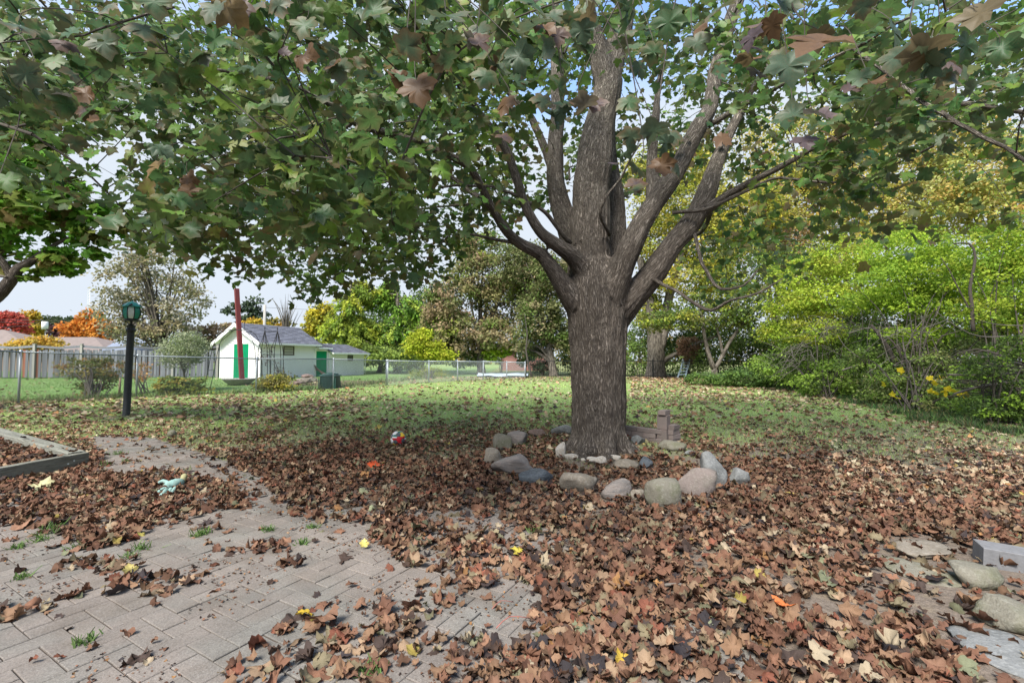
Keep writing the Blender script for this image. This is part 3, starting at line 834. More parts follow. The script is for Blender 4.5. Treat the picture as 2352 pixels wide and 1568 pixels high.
def stone(label, box, kind, depth=None, shape=0.45, seed=0, group='field stones ringing the maple', tall=0.0, rz=None, cat='stone', sub=3):
    x0, y0, x1, y1 = [q / 3.24 for q in box]
    x0 += 1052.5; x1 += 1052.5; y0 += 907.4; y1 += 907.4
    g = G((x0 + x1) / 2, y1 - 2); w = (x1 - x0) / F * g[1]
    dep = depth or w * 0.75
    fore = CAMH * F * (1 / g[1] - 1 / (g[1] + dep)) * 0.75
    h = max((y1 - y0 - fore) / F * g[1], w * 0.28) + tall
    cx, cy = g[0] * (g[1] + dep / 2) / g[1], g[1] + dep / 2
    bm = bmesh.new(); bmesh.ops.create_icosphere(bm, subdivisions=sub, radius=1)
    r = random.Random(seed)
    pl = []
    for _ in range(9):
        v = Vector((r.gauss(0, 1), r.gauss(0, 1), r.gauss(0.3, .8))).normalized(); pl.append((v, r.uniform(.55, .88)))
    for v in bm.verts:
        d = v.co.normalized()
        q = 1.0 / (abs(d.x) ** 2.6 + abs(d.y) ** 2.6 + abs(d.z) ** 2.6) ** (1 / 2.6)
        s = q * (1 - shape) + shape * q
        co = d * s
        for n, t in pl:
            k = co.dot(n) - t
            if k > 0: co = co - n * k * 0.92
        co += d * (mnoise.noise(d * 2.1 + Vector((seed, 0, 0))) * 0.10 + mnoise.noise(d * 6 + Vector((seed, 3, 0))) * 0.035)
        v.co = co
    h *= 1.25; bmesh.ops.scale(bm, vec=(w / 2 * 1.03, dep / 2, h * 0.60), verts=bm.verts)
    me = bpy.data.meshes.new("field_stone"); bm.to_mesh(me); bm.free()
    for p in me.polygons: p.use_smooth = True
    me.materials.append(RK[kind])
    o = bpy.data.objects.new("field_stone", me); C.objects.link(o)
    o.location = (cx, cy, h * 0.43); o.rotation_euler = (r.uniform(-.08, .08), r.uniform(-.08, .08), r.uniform(-.15, .15) if rz is None else rz)
    tag(o, label, cat, group)
    STONES.append((cx, cy, w / 2, dep / 2, h))
    return o
STONES = []
stone("angular grey-green stone at the back left corner of the ring", (258, 308, 400, 425), 'moss', seed=1)
stone("long low grey stone behind the angular grey-green one", (345, 293, 535, 400), 'band', seed=2)
stone("low reddish stone at the back of the ring left of the trunk", (520, 262, 648, 318), 'pink', seed=3)
stone("smooth pale grey stone touching the back left of the trunk", (690, 236, 850, 310), 'grey', seed=4)
stone("small tan stone tilted against the striped boulder", (175, 405, 345, 542), 'tan', seed=5)
stone("large striped pinkish grey boulder on the left of the ring", (248, 458, 592, 628), 'band', seed=6, depth=.34)
stone("dark blue-grey stone crossed by a pale vein", (452, 560, 728, 688), 'dark', seed=7)
stone("rounded blocky tan boulder in front of the trunk", (758, 583, 1048, 755), 'tan', seed=8, depth=.24)
stone("striated light grey stone between two tan boulders", (1058, 640, 1298, 795), 'band', seed=9)
stone("biggest greenish tan boulder front right of the ring", (1362, 645, 1708, 855), 'moss', seed=10, depth=.26)
stone("large mauve-brown boulder at the right of the ring", (1610, 560, 1955, 775), 'mauve', seed=11, depth=.28)
stone("tall grey boulder leaning behind the mauve one", (1775, 468, 1992, 700), 'grey', seed=12, depth=.24)
stone("small mottled grey stone furthest right outside the ring", (2008, 568, 2185, 690), 'grey', seed=13)
stone("low olive dome-shaped stone in front of the brick pillar", (1488, 346, 1692, 425), 'moss', seed=14)
stone("small rounded grey stone beside the brick edging", (1288, 313, 1397, 375), 'grey', seed=15)
stone("low crumbly tan stone half buried between boulders", (1285, 712, 1395, 792), 'tan', seed=16)
PR = 'pale rocks at the foot of the trunk'
stone("upright pale chunky rock at the left foot of the trunk", (718, 385, 798, 480), 'white', seed=21, group=PR, tall=.03, shape=.2)
stone("wide pale wedge-shaped rock left of centre at the trunk foot", (788, 438, 908, 492), 'white', seed=22, group=PR)
stone("tiny pale rock in the gap below the trunk centre", (908, 478, 952, 506), 'white', seed=23, group=PR)
stone("flat pale slab rock below the trunk centre", (943, 468, 1042, 508), 'white', seed=24, group=PR)
stone("largest pale rock in front with a pointed top", (973, 462, 1102, 532), 'white', seed=25, group=PR)
stone("pale pointed rock at the right foot of the trunk", (1108, 448, 1218, 503), 'white', seed=26, group=PR)
stone("small brown rock resting against the trunk centre", (1000, 428, 1062, 470), 'pink', seed=27, group=PR)
stone("flat dark slab lying right of the trunk foot", (1335, 470, 1455, 560), 'dark', seed=28, group=PR, depth=.3)
stone("flat sandy slab lying between trunk and tan boulder", (1160, 510, 1340, 570), 'tan', seed=29, group=PR, depth=.25)
stone("small grey cobble right of the flat dark slab", (1680, 415, 1760, 455), 'grey', seed=30, group=PR)
def stone_px(label, b, kind, **k):
    return stone(label, tuple((v - (1052.5 if i % 2 == 0 else 907.4)) * 3.24 for i, v in enumerate(b)), kind, **k)
SG = 'stones at the right edge of the patio'
for k_, (lb, bx_, kd) in enumerate((("flat beige flagstone half buried in leaves near the right edge", (2040, 1236, 2190, 1292), 'tan'), ("flat grey flagstone at the lower right corner", (2230, 1480, 2390, 1560), 'grey'), ("flat worn flagstone showing between leaves right of the stick", (2060, 1300, 2190, 1350), 'moss'))):
    o_ = stone_px(lb, bx_, kd, seed=50 + k_, group='stones at the right edge of the patio', depth=.34); o_.scale = (1.15, 1.1, .35); o_.location.z = .012; STONES.pop()
stone_px("mossy stone below the concrete block at the right edge", (2188, 1292, 2290, 1362), 'moss', seed=31, group=SG, depth=.2)
stone_px("broad flat mossy stone at the right edge nearest the lens", (2238, 1372, 2400, 1470), 'moss', seed=32, group=SG, depth=.3)

def concrete_block():
    g = G(2275, 1322)
    b = MB(); b.box((0, 0, 0.03), (0.36, 0.16, 0.16), ch=0.004)
    o = b.build("concrete_block", mat("cast_concrete", (0.17, 0.17, 0.175), rough=0.9, noise=[(30, 4, (0.7,), .4, .7, .6)], bump=(80, 4, .4, .005)))
    o.location = (g[0] + .27, g[1] + .1, 0); o.rotation_euler = (0.02, 0.05, R(-28))
    tag(o, "grey cast concrete block lying among leaves at the right edge", "block")
concrete_block()

M_brick = mat("mauve_brick", (0.17, 0.135, 0.125), rough=0.92, rnd=0.25, noise=[(8, 4, (0.15, 0.13, 0.12), .4, .7, .8), (120, 3, (0.6,), .45, .7, .5)], bump=(90, 4, .5, .005))
def brick_edging():
    g0 = G(1440, 1008); g1 = G(1528, 1020)
    e = empty("brick_edging", (g1[0], g1[1], 0), "low edging of mauve bricks with a stacked brick pillar right of the trunk", "brick edging")
    b = MB(); b.box((0, 0, 0), (0.2, 0.095, 0.068), ch=0.005); me = b.mesh("brick")
    b = MB(); b.box((0, 0, 0), (0.155, 0.13, 0.215), ch=0.006); me2 = b.mesh("brick")
    b = MB(); b.box((0, 0, 0), (0.11, 0.2, 0.07), ch=0.005); me3 = b.mesh("brick")
    def put(m, loc, rz):
        o = link("brick", m, M_brick, e, False); o.matrix_basis = Matrix.Translation(Vector(loc) - Vector((g1[0], g1[1], 0))) @ Matrix.Rotation(rz, 4, 'Z') @ Matrix.Rotation(random.gauss(0, .015), 4, 'Y')
    d = (g1 - g0); a = math.atan2(d[1], d[0]); L = 0.72; dn = d / np.linalg.norm(d)
    for row in range(3):
        for k in range(5):
            t = k * 0.207 + (0.1 if row == 1 else 0) - 0.04
            q = g1 - dn * (0.17 + t)
            put(me, (q[0], q[1] + .02 + random.gauss(0, .004), 0.034 + row * 0.071), a + random.gauss(0, .02))
    for k in range(2): put(me2, (g1[0] - .0, g1[1] + .06, 0.1075 + k * 0.217), a + (.06 if k else 0))
    put(me3, (g1[0] + .01, g1[1] + .06, 0.434 + .036), a + .1)
    for k in range(4): put(me3, (g1[0] + .135 + .01 * (k % 2), g1[1] + .05, 0.036 + k * 0.0715), a - .08 + random.gauss(0, .05))
brick_edging()

# ------------------------------------------------------------------ ball
def soccer_ball():
    g = G(912, 1027); rad = 0.112
    c = np.array([g[0], g[1] + 0.06, rad + 0.005])
    e = empty("soccer_ball", (c[0], c[1], 0), "white soccer ball with coloured flag panels sitting in fallen leaves", "ball")
    phi = (1 + 5 ** .5) / 2
    iv = [Vector(v).normalized() for v in [(0, 1, phi), (0, -1, phi), (0, 1, -phi), (0, -1, -phi), (1, phi, 0), (-1, phi, 0), (1, -phi, 0), (-1, -phi, 0), (phi, 0, 1), (phi, 0, -1), (-phi, 0, 1), (-phi, 0, -1)]]
    near = lambda v: [w for w in iv if 0.1 < (w - v).length < 1.2]
    Rt = Matrix.Rotation(0.35, 3, 'X') @ Matrix.Rotation(0.4, 3, 'Z')
    cols = {'white': (0.75, 0.74, 0.72), 'red': (0.55, 0.02, 0.03), 'green': (0.02, 0.17, 0.13), 'yellow': (0.75, 0.5, 0.03), 'grey': (0.09, 0.11, 0.12), 'black': (0.02, 0.02, 0.02)}
    names = list(cols); mats = [mat("ball_" + k, cols[k], rough=0.45, spec=0.4) for k in names]
    def panel(poly, style):
        cen = sum(poly, Vector()) / len(poly); ax = (Rt @ cen).normalized()
        ref = Vector((0, 0, 1)); ux = ref.cross(ax).normalized(); uy = ax.cross(ux)
        V, Fc, MI = [], [], []; n = len(poly); q = 4
        idx = {}
        def add(p, sc, lift):
            d = (Rt @ p).normalized(); p2 = ax + (d - ax) * sc
            V.append(tuple(p2.normalized() * rad * lift)); return len(V) - 1
        c0 = add(cen, 1, 1); prev = None
        rings = [[c0]]
        m = n * 4
        for k in range(1, q + 2):
            f = min(k, q) / q; rr = []
            for i in range(m):
                s, t = divmod(i, 4); p = poly[s].lerp(poly[(s + 1) % n], t / 4)
                pt = cen.lerp(p, f)
                rr.append(add(pt, 0.965, 0.955 if k > q else (0.995 if k == q else 1.0)))
            rings.append(rr)
        def colr(f):
            cc = sum((Vector(V[i]) for i in f), Vector()) / len(f); x, y = cc.dot(ux) / rad, cc.dot(uy) / rad
            if style == 'cross': return 'white' if (abs(x) < .06 and abs(y) < .19) or (abs(y) < .06 and abs(x) < .19) else 'red'
            if style == 'tricolour': return 'green' if y > .1 else 'white' if y > -.08 else 'red'
            if style == 'yellowred': return 'yellow' if y > -.08 else 'red'
            if style == 'greenyellow': return 'yellow' if abs(y) > .18 else 'green'
            return style
        for i in range(m):
            f = (c0, rings[1][i], rings[1][(i + 1) % m]); Fc.append(f)
        Q = []
        for k in range(1, q + 1):
            for i in range(m): Q.append((rings[k][i], rings[k + 1][i], rings[k + 1][(i + 1) % m], rings[k][(i + 1) % m]))
        MI = [names.index(colr(f)) for f in Fc] + [names.index(colr(f)) for f in Q]
        me = mesh_np("panel", np.array(V), [Fc, Q], mi=MI, smooth=True)
        o = link("panel", me, mats, e, False); o.location = (0, 0, c[2])
    hexst = ['tricolour', 'white', 'cross', 'yellowred', 'white', 'greenyellow', 'red', 'white', 'tricolour', 'white', 'cross', 'yellowred', 'white', 'red', 'white', 'greenyellow', 'white', 'yellowred', 'white', 'tricolour']
    for v in iv:
        nb = near(v); ax = v; u = (nb[0] - v * nb[0].dot(v)).normalized(); w = ax.cross(u)
        nb.sort(key=lambda p: math.atan2(p.dot(w), p.dot(u)))
        panel([v.lerp(p, 1 / 3) for p in nb], 'grey')
    hx = []
    for i in range(12):
        for j in range(i + 1, 12):
            for k in range(j + 1, 12):
                a, b_, d = iv[i], iv[j], iv[k]
                if max((a - b_).length, (b_ - d).length, (a - d).length) < 1.2:
                    if (b_ - a).cross(d - a).dot(a) < 0: b_, d = d, b_
                    hx.append([a.lerp(b_, 1 / 3), a.lerp(b_, 2 / 3), b_.lerp(d, 1 / 3), b_.lerp(d, 2 / 3), d.lerp(a, 1 / 3), d.lerp(a, 2 / 3)])
    # the panels that face the lens carry the flags seen in the photograph
    view = Vector((-c[0], -c[1], CAMH - .1)).normalized()
    hx.sort(key=lambda p: -(Rt @ (sum(p, Vector()) / 6)).dot(view))
    hx[0:4] = sorted(hx[0:4], key=lambda p: (Rt @ sum(p, Vector())).z)
    sty = ['cross', 'red', 'tricolour', 'yellowred', 'white', 'white', 'greenyellow', 'yellowred'] + hexst
    for p, s in zip(hx, sty): panel(p, s)
soccer_ball()

# ------------------------------------------------------------------ lamp post
M_black = mat("black_painted_metal", (0.018, 0.021, 0.022), rough=0.5, spec=0.4, noise=[(20, 3, (0.05, 0.045, 0.04), .5, .75, .5)])
M_green = mat("green_painted_metal", (0.0, 0.20, 0.145), rough=0.35, spec=0.5)
M_teal = mat("teal_panel", (0.0, 0.22, 0.165), rough=0.3, spec=0.5)
M_glass = mat("pale_glass", (0.62, 0.68, 0.66), rough=0.15, spec=0.6)
M_bulb = mat("frosted_bulb", (0.8, 0.8, 0.76), rough=0.4)
def lamp_post():
    g = G(290, 957); Y = g[1]; sc = Y / F
    top = P(303, 712, Y)
    e = empty("lamp_post", tuple(g), "black garden lamp post with a green lantern standing on the lawn edge", "lamp post")
    ax = Vector((top - g)).normalized(); M = ax.to_track_quat('Z', 'Y').to_matrix(); Mn = np.array(M)
    base = np.array(g)
    def at(h): return base + np.array(ax) * h
    H = (957 - 757) * sc; r = 7.3 * sc
    b = MB(); b.lathe([(r * 1.15, -0.05), (r * 1.12, .04), (r, .06), (r * .97, H - .04)], base, 20, axis=Mn); b.build("post", M_black, e, smooth=True)
    b = MB(); b.lathe([(r * 1.0, H - .06), (r * 1.28, H - .05), (r * 1.28, H + .01), (r * 1.1, H + .015), (r * 1.1, H + .06), (r * 1.3, H + .065), (r * 1.3, H + .085), (r * .6, H + .10), (r * .5, H + .12), (0.001, H + .12)], base, 20, axis=Mn); b.build("collar", M_black, e)
    b = MB(); b.lathe([(.022, H + .11), (.022, H + .2)], base, 10, axis=Mn)
    for k in range(4):
        a = k * math.pi / 2 + .5; d = M @ Vector((math.cos(a), math.sin(a), 0))
        pts = [at(H + .10) + np.array(d) * .03, at(H + .14) + np.array(d) * .06, at(H + .20) + np.array(d) * .13]
        b.tube(smooth_path(pts, [.008] * 3, .03)[0], .008, 5)
    b.build("bracket", M_black, e)
    z0 = H + .19; rb = .125; rm = .165
    b = MB(); b.lathe([(0.001, z0), (rb + .02, z0), (rb + .02, z0 + .02), (rb - .01, z0 + .03), (rb - .01, z0 + .075), (0.001, z0 + .076)], base, 8, axis=Mn); b.build("lantern_base", M_black, e)
    prof = [(rb, z0 + .05), (rm * .93, z0 + .11), (rm, z0 + .18), (rm * .97, z0 + .25), (rm * .86, z0 + .31)]
    for k in range(8):
        a0 = k * math.pi / 4 + .2; a1 = a0 + math.pi / 4
        V, Fq = [], []
        for rr, z in prof:
            for a in (a0 + .07, a1 - .07):
                V.append(np.array(M @ Vector((rr * math.cos(a), rr * math.sin(a), z))) + base)
        for i in range(len(prof) - 1): Fq.append((2 * i, 2 * i + 1, 2 * i + 3, 2 * i + 2))
        b = MB(); b.add(V, Fq); vd = np.array(V).mean(0) - base; b.build("pane", M_glass if (np.dot(vd[:2], -base[:2] + np.array([1.5, 0])) / (np.linalg.norm(vd[:2]) * np.linalg.norm(base[:2])) > .90 or k == 1) else M_teal, e)
        b = MB(); b.tube([np.array(M @ Vector(((rr + .004) * math.cos(a0), (rr + .004) * math.sin(a0), z))) + base for rr, z in prof], .008, 5); b.build("rib", M_black, e)
    b = MB(); b.lathe([(.03, z0 + .08), (.045, z0 + .14), (.05, z0 + .2), (.03, z0 + .26), (0.001, z0 + .27)], base, 12, axis=Mn); b.build("bulb", M_bulb, e, smooth=True)
    b = MB(); b.lathe([(rm * .80, z0 + .30), (rm * 1.12, z0 + .305), (rm * 1.13, z0 + .325), (rm * .85, z0 + .37), (rm * .5, z0 + .415), (rm * .2, z0 + .43), (.018, z0 + .44), (.012, z0 + .455), (0.001, z0 + .46)], base, 8, axis=Mn); b.build("cap", M_green, e)
    for k in range(4):
        a = k * math.pi / 2 + .6; d = np.array(M @ Vector((math.cos(a), math.sin(a), 0))); t = np.array(M @ Vector((-math.sin(a), math.cos(a), 0)))
        o_ = at(z0 + .315) + d * rm * 1.08; b = MB()
        b.add([o_ - t * .06, o_ + t * .06, at(z0 + .385) + d * rm * .95, at(z0 + .38) + d * rm * .55], [(0, 1, 2), (0, 2, 3), (1, 3, 2)]); b.build("gable", M_black, e)
lamp_post()

# ------------------------------------------------------------------ timber planter
M_timber = mat("weathered_timber", (0.215, 0.215, 0.18), rough=0.92, coord='bk', noise=[(2.2, 5, (0.14, 0.14, 0.115), .4, .65, .9), (14, 4, (0.5,), .5, .68, .7)], bump=[(5, 5, .8, .02)], stretch=(1, 9, 9))
def timber_planter():
    H = 0.17
    def GT(px, py, h):
        dx, dy, dz = ray(px, py); t = (CAMH - h) / -dz; return np.array([dx * t, dy * t])
    corner = GT(282 / 1.3776, 1428 / 1.3776, H); a = GT(35 / 1.3776, 1361 / 1.3776, H)
    fr = GT(-1, 1479.5 / 1.3776, H)
    e = empty("timber_planter", (corner[0], corner[1], 0), "raised bed of weathered grey timbers filled with fallen leaves", "planter")
    for (q, ln, side, name) in [(a, 5.2, 1, "timber"), (fr, 4.2, -1, "timber")]:
        d = (q - corner); d /= np.linalg.norm(d); n = np.array([-d[1], d[0]])
        inner = (fr - corner) if side == 1 else (a - corner)
        if n.dot(inner) < 0: n = -n
        w = 0.17 if side == 1 else 0.085
        s0 = 0.0 if side == -1 else 0.088
        cpt = corner + d * (ln / 2 + s0) + n * w / 2
        Rm = Matrix.Rotation(math.atan2(d[1], d[0]), 3, 'Z')
        b = MB()
        nseg = 24; xs = np.linspace(-ln / 2, ln / 2, nseg)
        V, Fq = [], []
        for i, x in enumerate(xs):
            j = [random.gauss(0, .0025) for _ in range(8)]
            for (yy, zz, k) in [(-w / 2, -.02, 0), (w / 2, -.02, 1), (w / 2, H - .008, 2), (w / 2 - .008, H - (0 if side == 1 else .004), 3), (-w / 2 + .008, H - (0 if side == 1 else .004), 4), (-w / 2, H - .008, 5)]:
                V.append((x, yy + j[k], zz + j[k] * .7))
        for i in range(nseg - 1):
            for k in range(6):
                m_ = (k + 1) % 6; Fq.append((i * 6 + k, i * 6 + m_, i * 6 + 6 + m_, i * 6 + 6 + k))
        Fq += [(0, 5, 4, 3), (0, 3, 2, 1)]; o0 = (nseg - 1) * 6; Fq += [(o0, o0 + 1, o0 + 2, o0 + 3), (o0, o0 + 3, o0 + 4, o0 + 5)]
        V = np.array(V); W = V @ np.array(Rm).T + np.array([cpt[0], cpt[1], 0])
        b.add(W, Fq, bk=V + side * 3); b.build(name, M_timber, e)
    for t in (0.06, 0.12):
        d = (fr - corner); d /= np.linalg.norm(d); n = np.array([d[1], -d[0]])
        if n.dot(a - corner) > 0: n = -n
        b = MB(); b.lathe([(0.001, .004), (.008, .003), (.010, 0)], (0, 0, 0), 8); o = b.build("nail", M_glass, e)
        q = corner + d * (t + .1) + n * .002
        o.matrix_basis = Matrix.Translation((q[0], q[1], .12 - t * .4)) @ Vector((n[0], n[1], 0)).to_track_quat('Z', 'Y').to_matrix().to_4x4()
    # bed of soil inside, with leaves
    d1 = (a - corner) / np.linalg.norm(a - corner); d2 = (fr - corner) / np.linalg.norm(fr - corner)
    b = MB(); q = [corner + d1 * .1 + d2 * .1, corner + d1 * 5.1 + d2 * .1, corner + d1 * 5.1 + d2 * 4.1, corner + d1 * .1 + d2 * 4.1]
    b.add([(p[0], p[1], .08) for p in q], [(0, 1, 2, 3)]); b.build("soil", M_joint, e)
    return corner, d1, d2
PLANT = timber_planter()

# ------------------------------------------------------------------ glove
def glove():
    g = G(392, 1118); Y = g[1]
    M_g = mat("teal_glove", (0.22, 0.36, 0.33), rough=0.85, noise=[(30, 4, (0.20, 0.26, 0.24), .45, .65, .7)], bump=(60, 4, .4, .006))
    M_c = mat("glove_cuff", (0.30, 0.28, 0.15), rough=0.9, noise=[(40, 3, (0.3, 0.3, 0.15), .4, .7, .7)])
    e = empty("garden_glove", tuple(g), "dirty pale teal garden glove with yellow cuff lying on the leaves", "glove")
    def W(a, b, h):
        q = G(a, b); return np.array([q[0], q[1], h])
    pts, r = smooth_path([W(418, 1122, .06), W(410, 1124, .065), W(398, 1127, .06), W(386, 1130, .05), W(378, 1134, .045)], [.034, .046, .052, .05, .04], .012)
    b = MB(); b.tube(pts, r * np.interp(np.arange(len(r)), [0, len(r) - 1], [1, .9]), 14, jit=.09)
    for f, w in [([(388, 1126, .07), (374, 1122, .075), (363, 1123, .06)], .017), ([(386, 1132, .055), (374, 1136, .05), (364, 1140, .04)], .02), ([(384, 1134, .05), (376, 1141, .04), (369, 1146, .03)], .02), ([(392, 1134, .045), (386, 1142, .035), (381, 1149, .025)], .018), ([(402, 1132, .05), (396, 1139, .04), (388, 1141, .03)], .016)]:
        p, r = smooth_path([W(*q) for q in f], [w, w * 1.0, w * .75], .012); b.tube(p, r, 9, jit=.08)
    o = b.build("hand", M_g, e, smooth=True)
    b = MB(); p, r = smooth_path([W(416, 1122, .06), W(420, 1117, .07), W(423, 1112, .08)], [.032, .026, .030], .012)
    b.tube(p, r, 16, caps=False, jit=.05); b.build("cuff", M_c, e, smooth=True)
glove()

# ------------------------------------------------------------------ wire fence
M_galv = mat("galvanised_steel", (0.42, 0.45, 0.47), rough=0.45, spec=0.5, metal=0.4)
M_rail = mat("dull_galvanised_rail", (0.24, 0.27, 0.29), rough=0.5, metal=0.3)
M_wire = mat("fence_wire", (0.05, 0.062, 0.065), rough=0.5, metal=0.2)
M_wirel = mat("pale_fence_wire", (0.36, 0.41, 0.41), rough=0.5, metal=0.2)
FPX = [(-230, 948, 795), (42, 929, 808), (313, 912, 817), (588, 902, 823.5), (765, 893, 824.5), (887, 885, 828), (985, 877, 829.5), (1051, 874, 829.5), (1110, 871.5, 830), (1164, 869.5, 831), (1206, 868.5, 832)]
def wire_fence(pts, name, label, wm, pitch=0.062, rw=0.0022, mwire=None):
    e = empty(name, tuple(pts[0][0]), label, "fence", "chain link fences")
    for i, (g, h) in enumerate(pts):
        b = MB(); r = .03
        b.tube([g + np.array([0, 0, -.1]), g + np.array([0, 0, h])], r, 10)
        b.lathe([(r * 1.25, h - .02), (r * 1.25, h + .02), (r * .7, h + .05), (.001, h + .06)], g, 10)
        b.build("post", wm[0], e)
    for i in range(len(pts) - 1):
        (g0, h0), (g1, h1) = pts[i], pts[i + 1]
        t0, t1 = g0 + np.array([0, 0, h0]), g1 + np.array([0, 0, h1])
        b = MB(); b.tube([t0, t1], .021, 8); b.build("rail", wm[1], e)
        L = float(np.linalg.norm(g1 - g0)); H = (h0 + h1) / 2
        n = int(L / pitch); nz = int(H / pitch)
        b = MB(); side = np.cross((g1 - g0) / L, [0, 0, 1]) * 0.028
        def pt(s, z):
            f = s / L
            return g0 * (1 - f) + g1 * f + np.array([0, 0, z * (h0 * (1 - f) + h1 * f + .03) / H]) + side
        for k in range(-nz, n + 1):
            for sgn in (1, -1):
                s0 = k * pitch; s1 = s0 + H; z0, z1 = 0.0, H
                if sgn == -1: z0, z1 = H, 0.0
                if s0 < 0: z0 = z0 + (z1 - z0) * (-s0 / H); s0_ = 0.0
                else: s0_ = s0
                if s1 > L: z1 = (z0 if s0 >= 0 else (0.0 if sgn == 1 else H)) + 0 if False else ((0 if sgn == 1 else H) + sgn * (L - s0)); s1_ = L
                else: s1_ = s1
                if s1_ - s0_ < .01: continue
                b.tube([pt(s0_, z0), pt(s1_, z1)], rw, 3, caps=False)
        b.build("wire_mesh", mwire or M_wire, e)
FP = []
for px, pb, ptp in FPX:
    g = G(px, pb); FP.append((g, float(P(px, ptp, g[1])[2] - g[2])))
wire_fence(FP[:6], "chain_link_fence", "grey chain link fence along the left of the lawn in front of the shed", (M_galv, M_rail), rw=.0036)
wire_fence([(FP[5][0] + np.array([.05, .05, 0]), FP[5][1])] + FP[6:], "chain_link_fence", "brighter chain link fence running to the far corner of the lawn", (M_galv, M_galv), rw=.0031, mwire=M_wirel)
def far_fence():
    Mk = mat("black_fence", (0.015, 0.016, 0.017), rough=0.6)
    pts = [G(x, y) for x, y in [(1208, 868), (1330, 868), (1500, 868), (1650, 870), (1800, 872), (1960, 874), (2120, 880)]]
    e = empty("black_fence", tuple(pts[0]), "low black metal picket fence in the shade at the far end of the lawn", "fence")
    pk = MB(); pk.tube([(0, 0, 0), (0, 0, 1.0)], .009, 4); pm = pk.mesh("picket"); cnt = 0
    for i in range(len(pts) - 1):
        a, c = pts[i], pts[i + 1]; L = np.linalg.norm(c - a)
        b = MB(); b.box((0, 0, .5), (.06, .06, 1.15)); o = b.build("post", Mk, e); o.matrix_basis = Matrix.Translation(Vector(a))
        for z in (.12, .98):
            b = MB(); b.tube([a + [0, 0, z], c + [0, 0, z]], .016, 4); b.build("rail", Mk, e)
        n = int(L / .13)
        for k in range(1, n):
            if cnt >= 290: break
            o = link("picket", pm, Mk, e, False); o.matrix_basis = Matrix.Translation(Vector(a + (c - a) * k / n - pts[0])); cnt += 1
far_fence()

# ------------------------------------------------------------------ board fence of the neighbour
def board_fence():
    Ms = [mat("silvered_board", (0.155, 0.162, 0.178), rough=0.9, rnd=0.42, noise=[(6, 4, (0.6,), .4, .7, .6)], stretch=(6, 6, 0.6)), mat("rust_red_board", (0.33, 0.13, 0.08), rough=0.9)]
    a, c = G(-60, 869.5), G(512, 867)
    L = np.linalg.norm(c - a); d = (c - a) / L; rz = math.atan2(d[1], d[0])
    e = empty("board_fence", tuple(a), "weathered silver-grey board fence at the back of the left neighbour's lawn", "fence", rz=rz)
    meb = []
    for k in range(4):
        b = MB(); H = 1.55 + k * .015; b.box((0, 0, H / 2 + .06), (.135, .03, H)); meb.append(b.mesh("board"))
    n = int(L / .165)
    for k in range(n):
        red = k in (15, 19)
        o = link("board", meb[k % 4] if not red else meb[3].copy(), Ms[0], e, False); o.location = (k * .165 + random.gauss(0, .006), (.05 if k % 2 else 0) + random.gauss(0, .012), 0); o.rotation_euler = (0, random.gauss(0, .006), 0)
        if red: o.data.materials[0] = Ms[1]
    for k in range(int(L / 2.45) + 1):
        b = MB(); b.box((k * 2.45 + .6, -.05, .97), (.12, .1, 1.95)); b.box((k * 2.45 + .6, -.05, 1.96), (.16, .14, .03))
        o = b.build("post", mat("grey_post", (0.30, 0.29, 0.26), rough=.9), e, False); o.parent = e; o.matrix_parent_inverse.identity()
        b = MB(); x0 = k * 2.45 + .66
        pts = [(x0, -.01, 1.84), (x0 + .6, -.01, 1.79), (x0 + 1.2, -.01, 1.75), (x0 + 1.8, -.01, 1.79), (x0 + 2.33, -.01, 1.84)]
        p, r = smooth_path(pts, [.05] * 5, .2); V = []; Fq = []
        for q in p:
            for yy, zz in ((-.02, -.08), (.02, -.08), (.02, .05), (-.02, .05)): V.append(q + np.array([0, yy, zz]))
        for i in range(len(p) - 1):
            for j in range(4): Fq.append((i * 4 + j, i * 4 + (j + 1) % 4, i * 4 + 4 + (j + 1) % 4, i * 4 + 4 + j))
        b.add(V, Fq); o = b.build("top_rail", Ms[0], e, False); o.matrix_parent_inverse.identity()
board_fence()

# ------------------------------------------------------------------ white garden sheds
M_white = mat("white_siding", (0.78, 0.77, 0.77), rough=0.6, spec=0.3, noise=[(1.5, 4, (0.70, 0.69, 0.68), .45, .7, .6)])
M_trim = mat("white_trim", (0.80, 0.80, 0.78), rough=0.5)
M_door = mat("green_door_paint", (0.0, 0.30, 0.13), rough=0.5, spec=0.3, noise=[(3, 3, (0.0, 0.24, 0.11), .4, .6, .7)])
M_shin = mat("grey_shingle", (0.135, 0.14, 0.165), rough=0.9, rnd=0.22, noise=[(12, 4, (0.7,), .4, .7, .7)])
M_shind = mat("dark_shingle", (0.075, 0.077, 0.09), rough=0.9, rnd=0.22)
M_frame = mat("brown_window_frame", (0.10, 0.08, 0.07), rough=0.6)
M_win = mat("window_pane", (0.13, 0.14, 0.15), rough=0.1, spec=0.8)
M_blind = mat("pale_blind", (0.42, 0.41, 0.36), rough=0.8)
SC = P(597, 872, 25.0)[:2]; SA_ = R(22)
SU = np.array([-math.cos(SA_), math.sin(SA_)]); SV = np.array([math.sin(SA_), math.cos(SA_)])
GZ = float(hz(0, 26)) - 0.02
def sp(u, v, z): q = SC + SU * u + SV * v; return np.array([q[0], q[1], GZ + z])
def sbox(b, u0, u1, v0, v1, z0, z1, m=0, ch=0):
    V = [sp(u, v, z) for z in (z0, z1) for v in (v0, v1) for u in (u0, u1)]
    b.add(V, [(0, 2, 3, 1), (4, 5, 7, 6), (0, 1, 5, 4), (2, 6, 7, 3), (0, 4, 6, 2), (1, 3, 7, 5)], m=m)
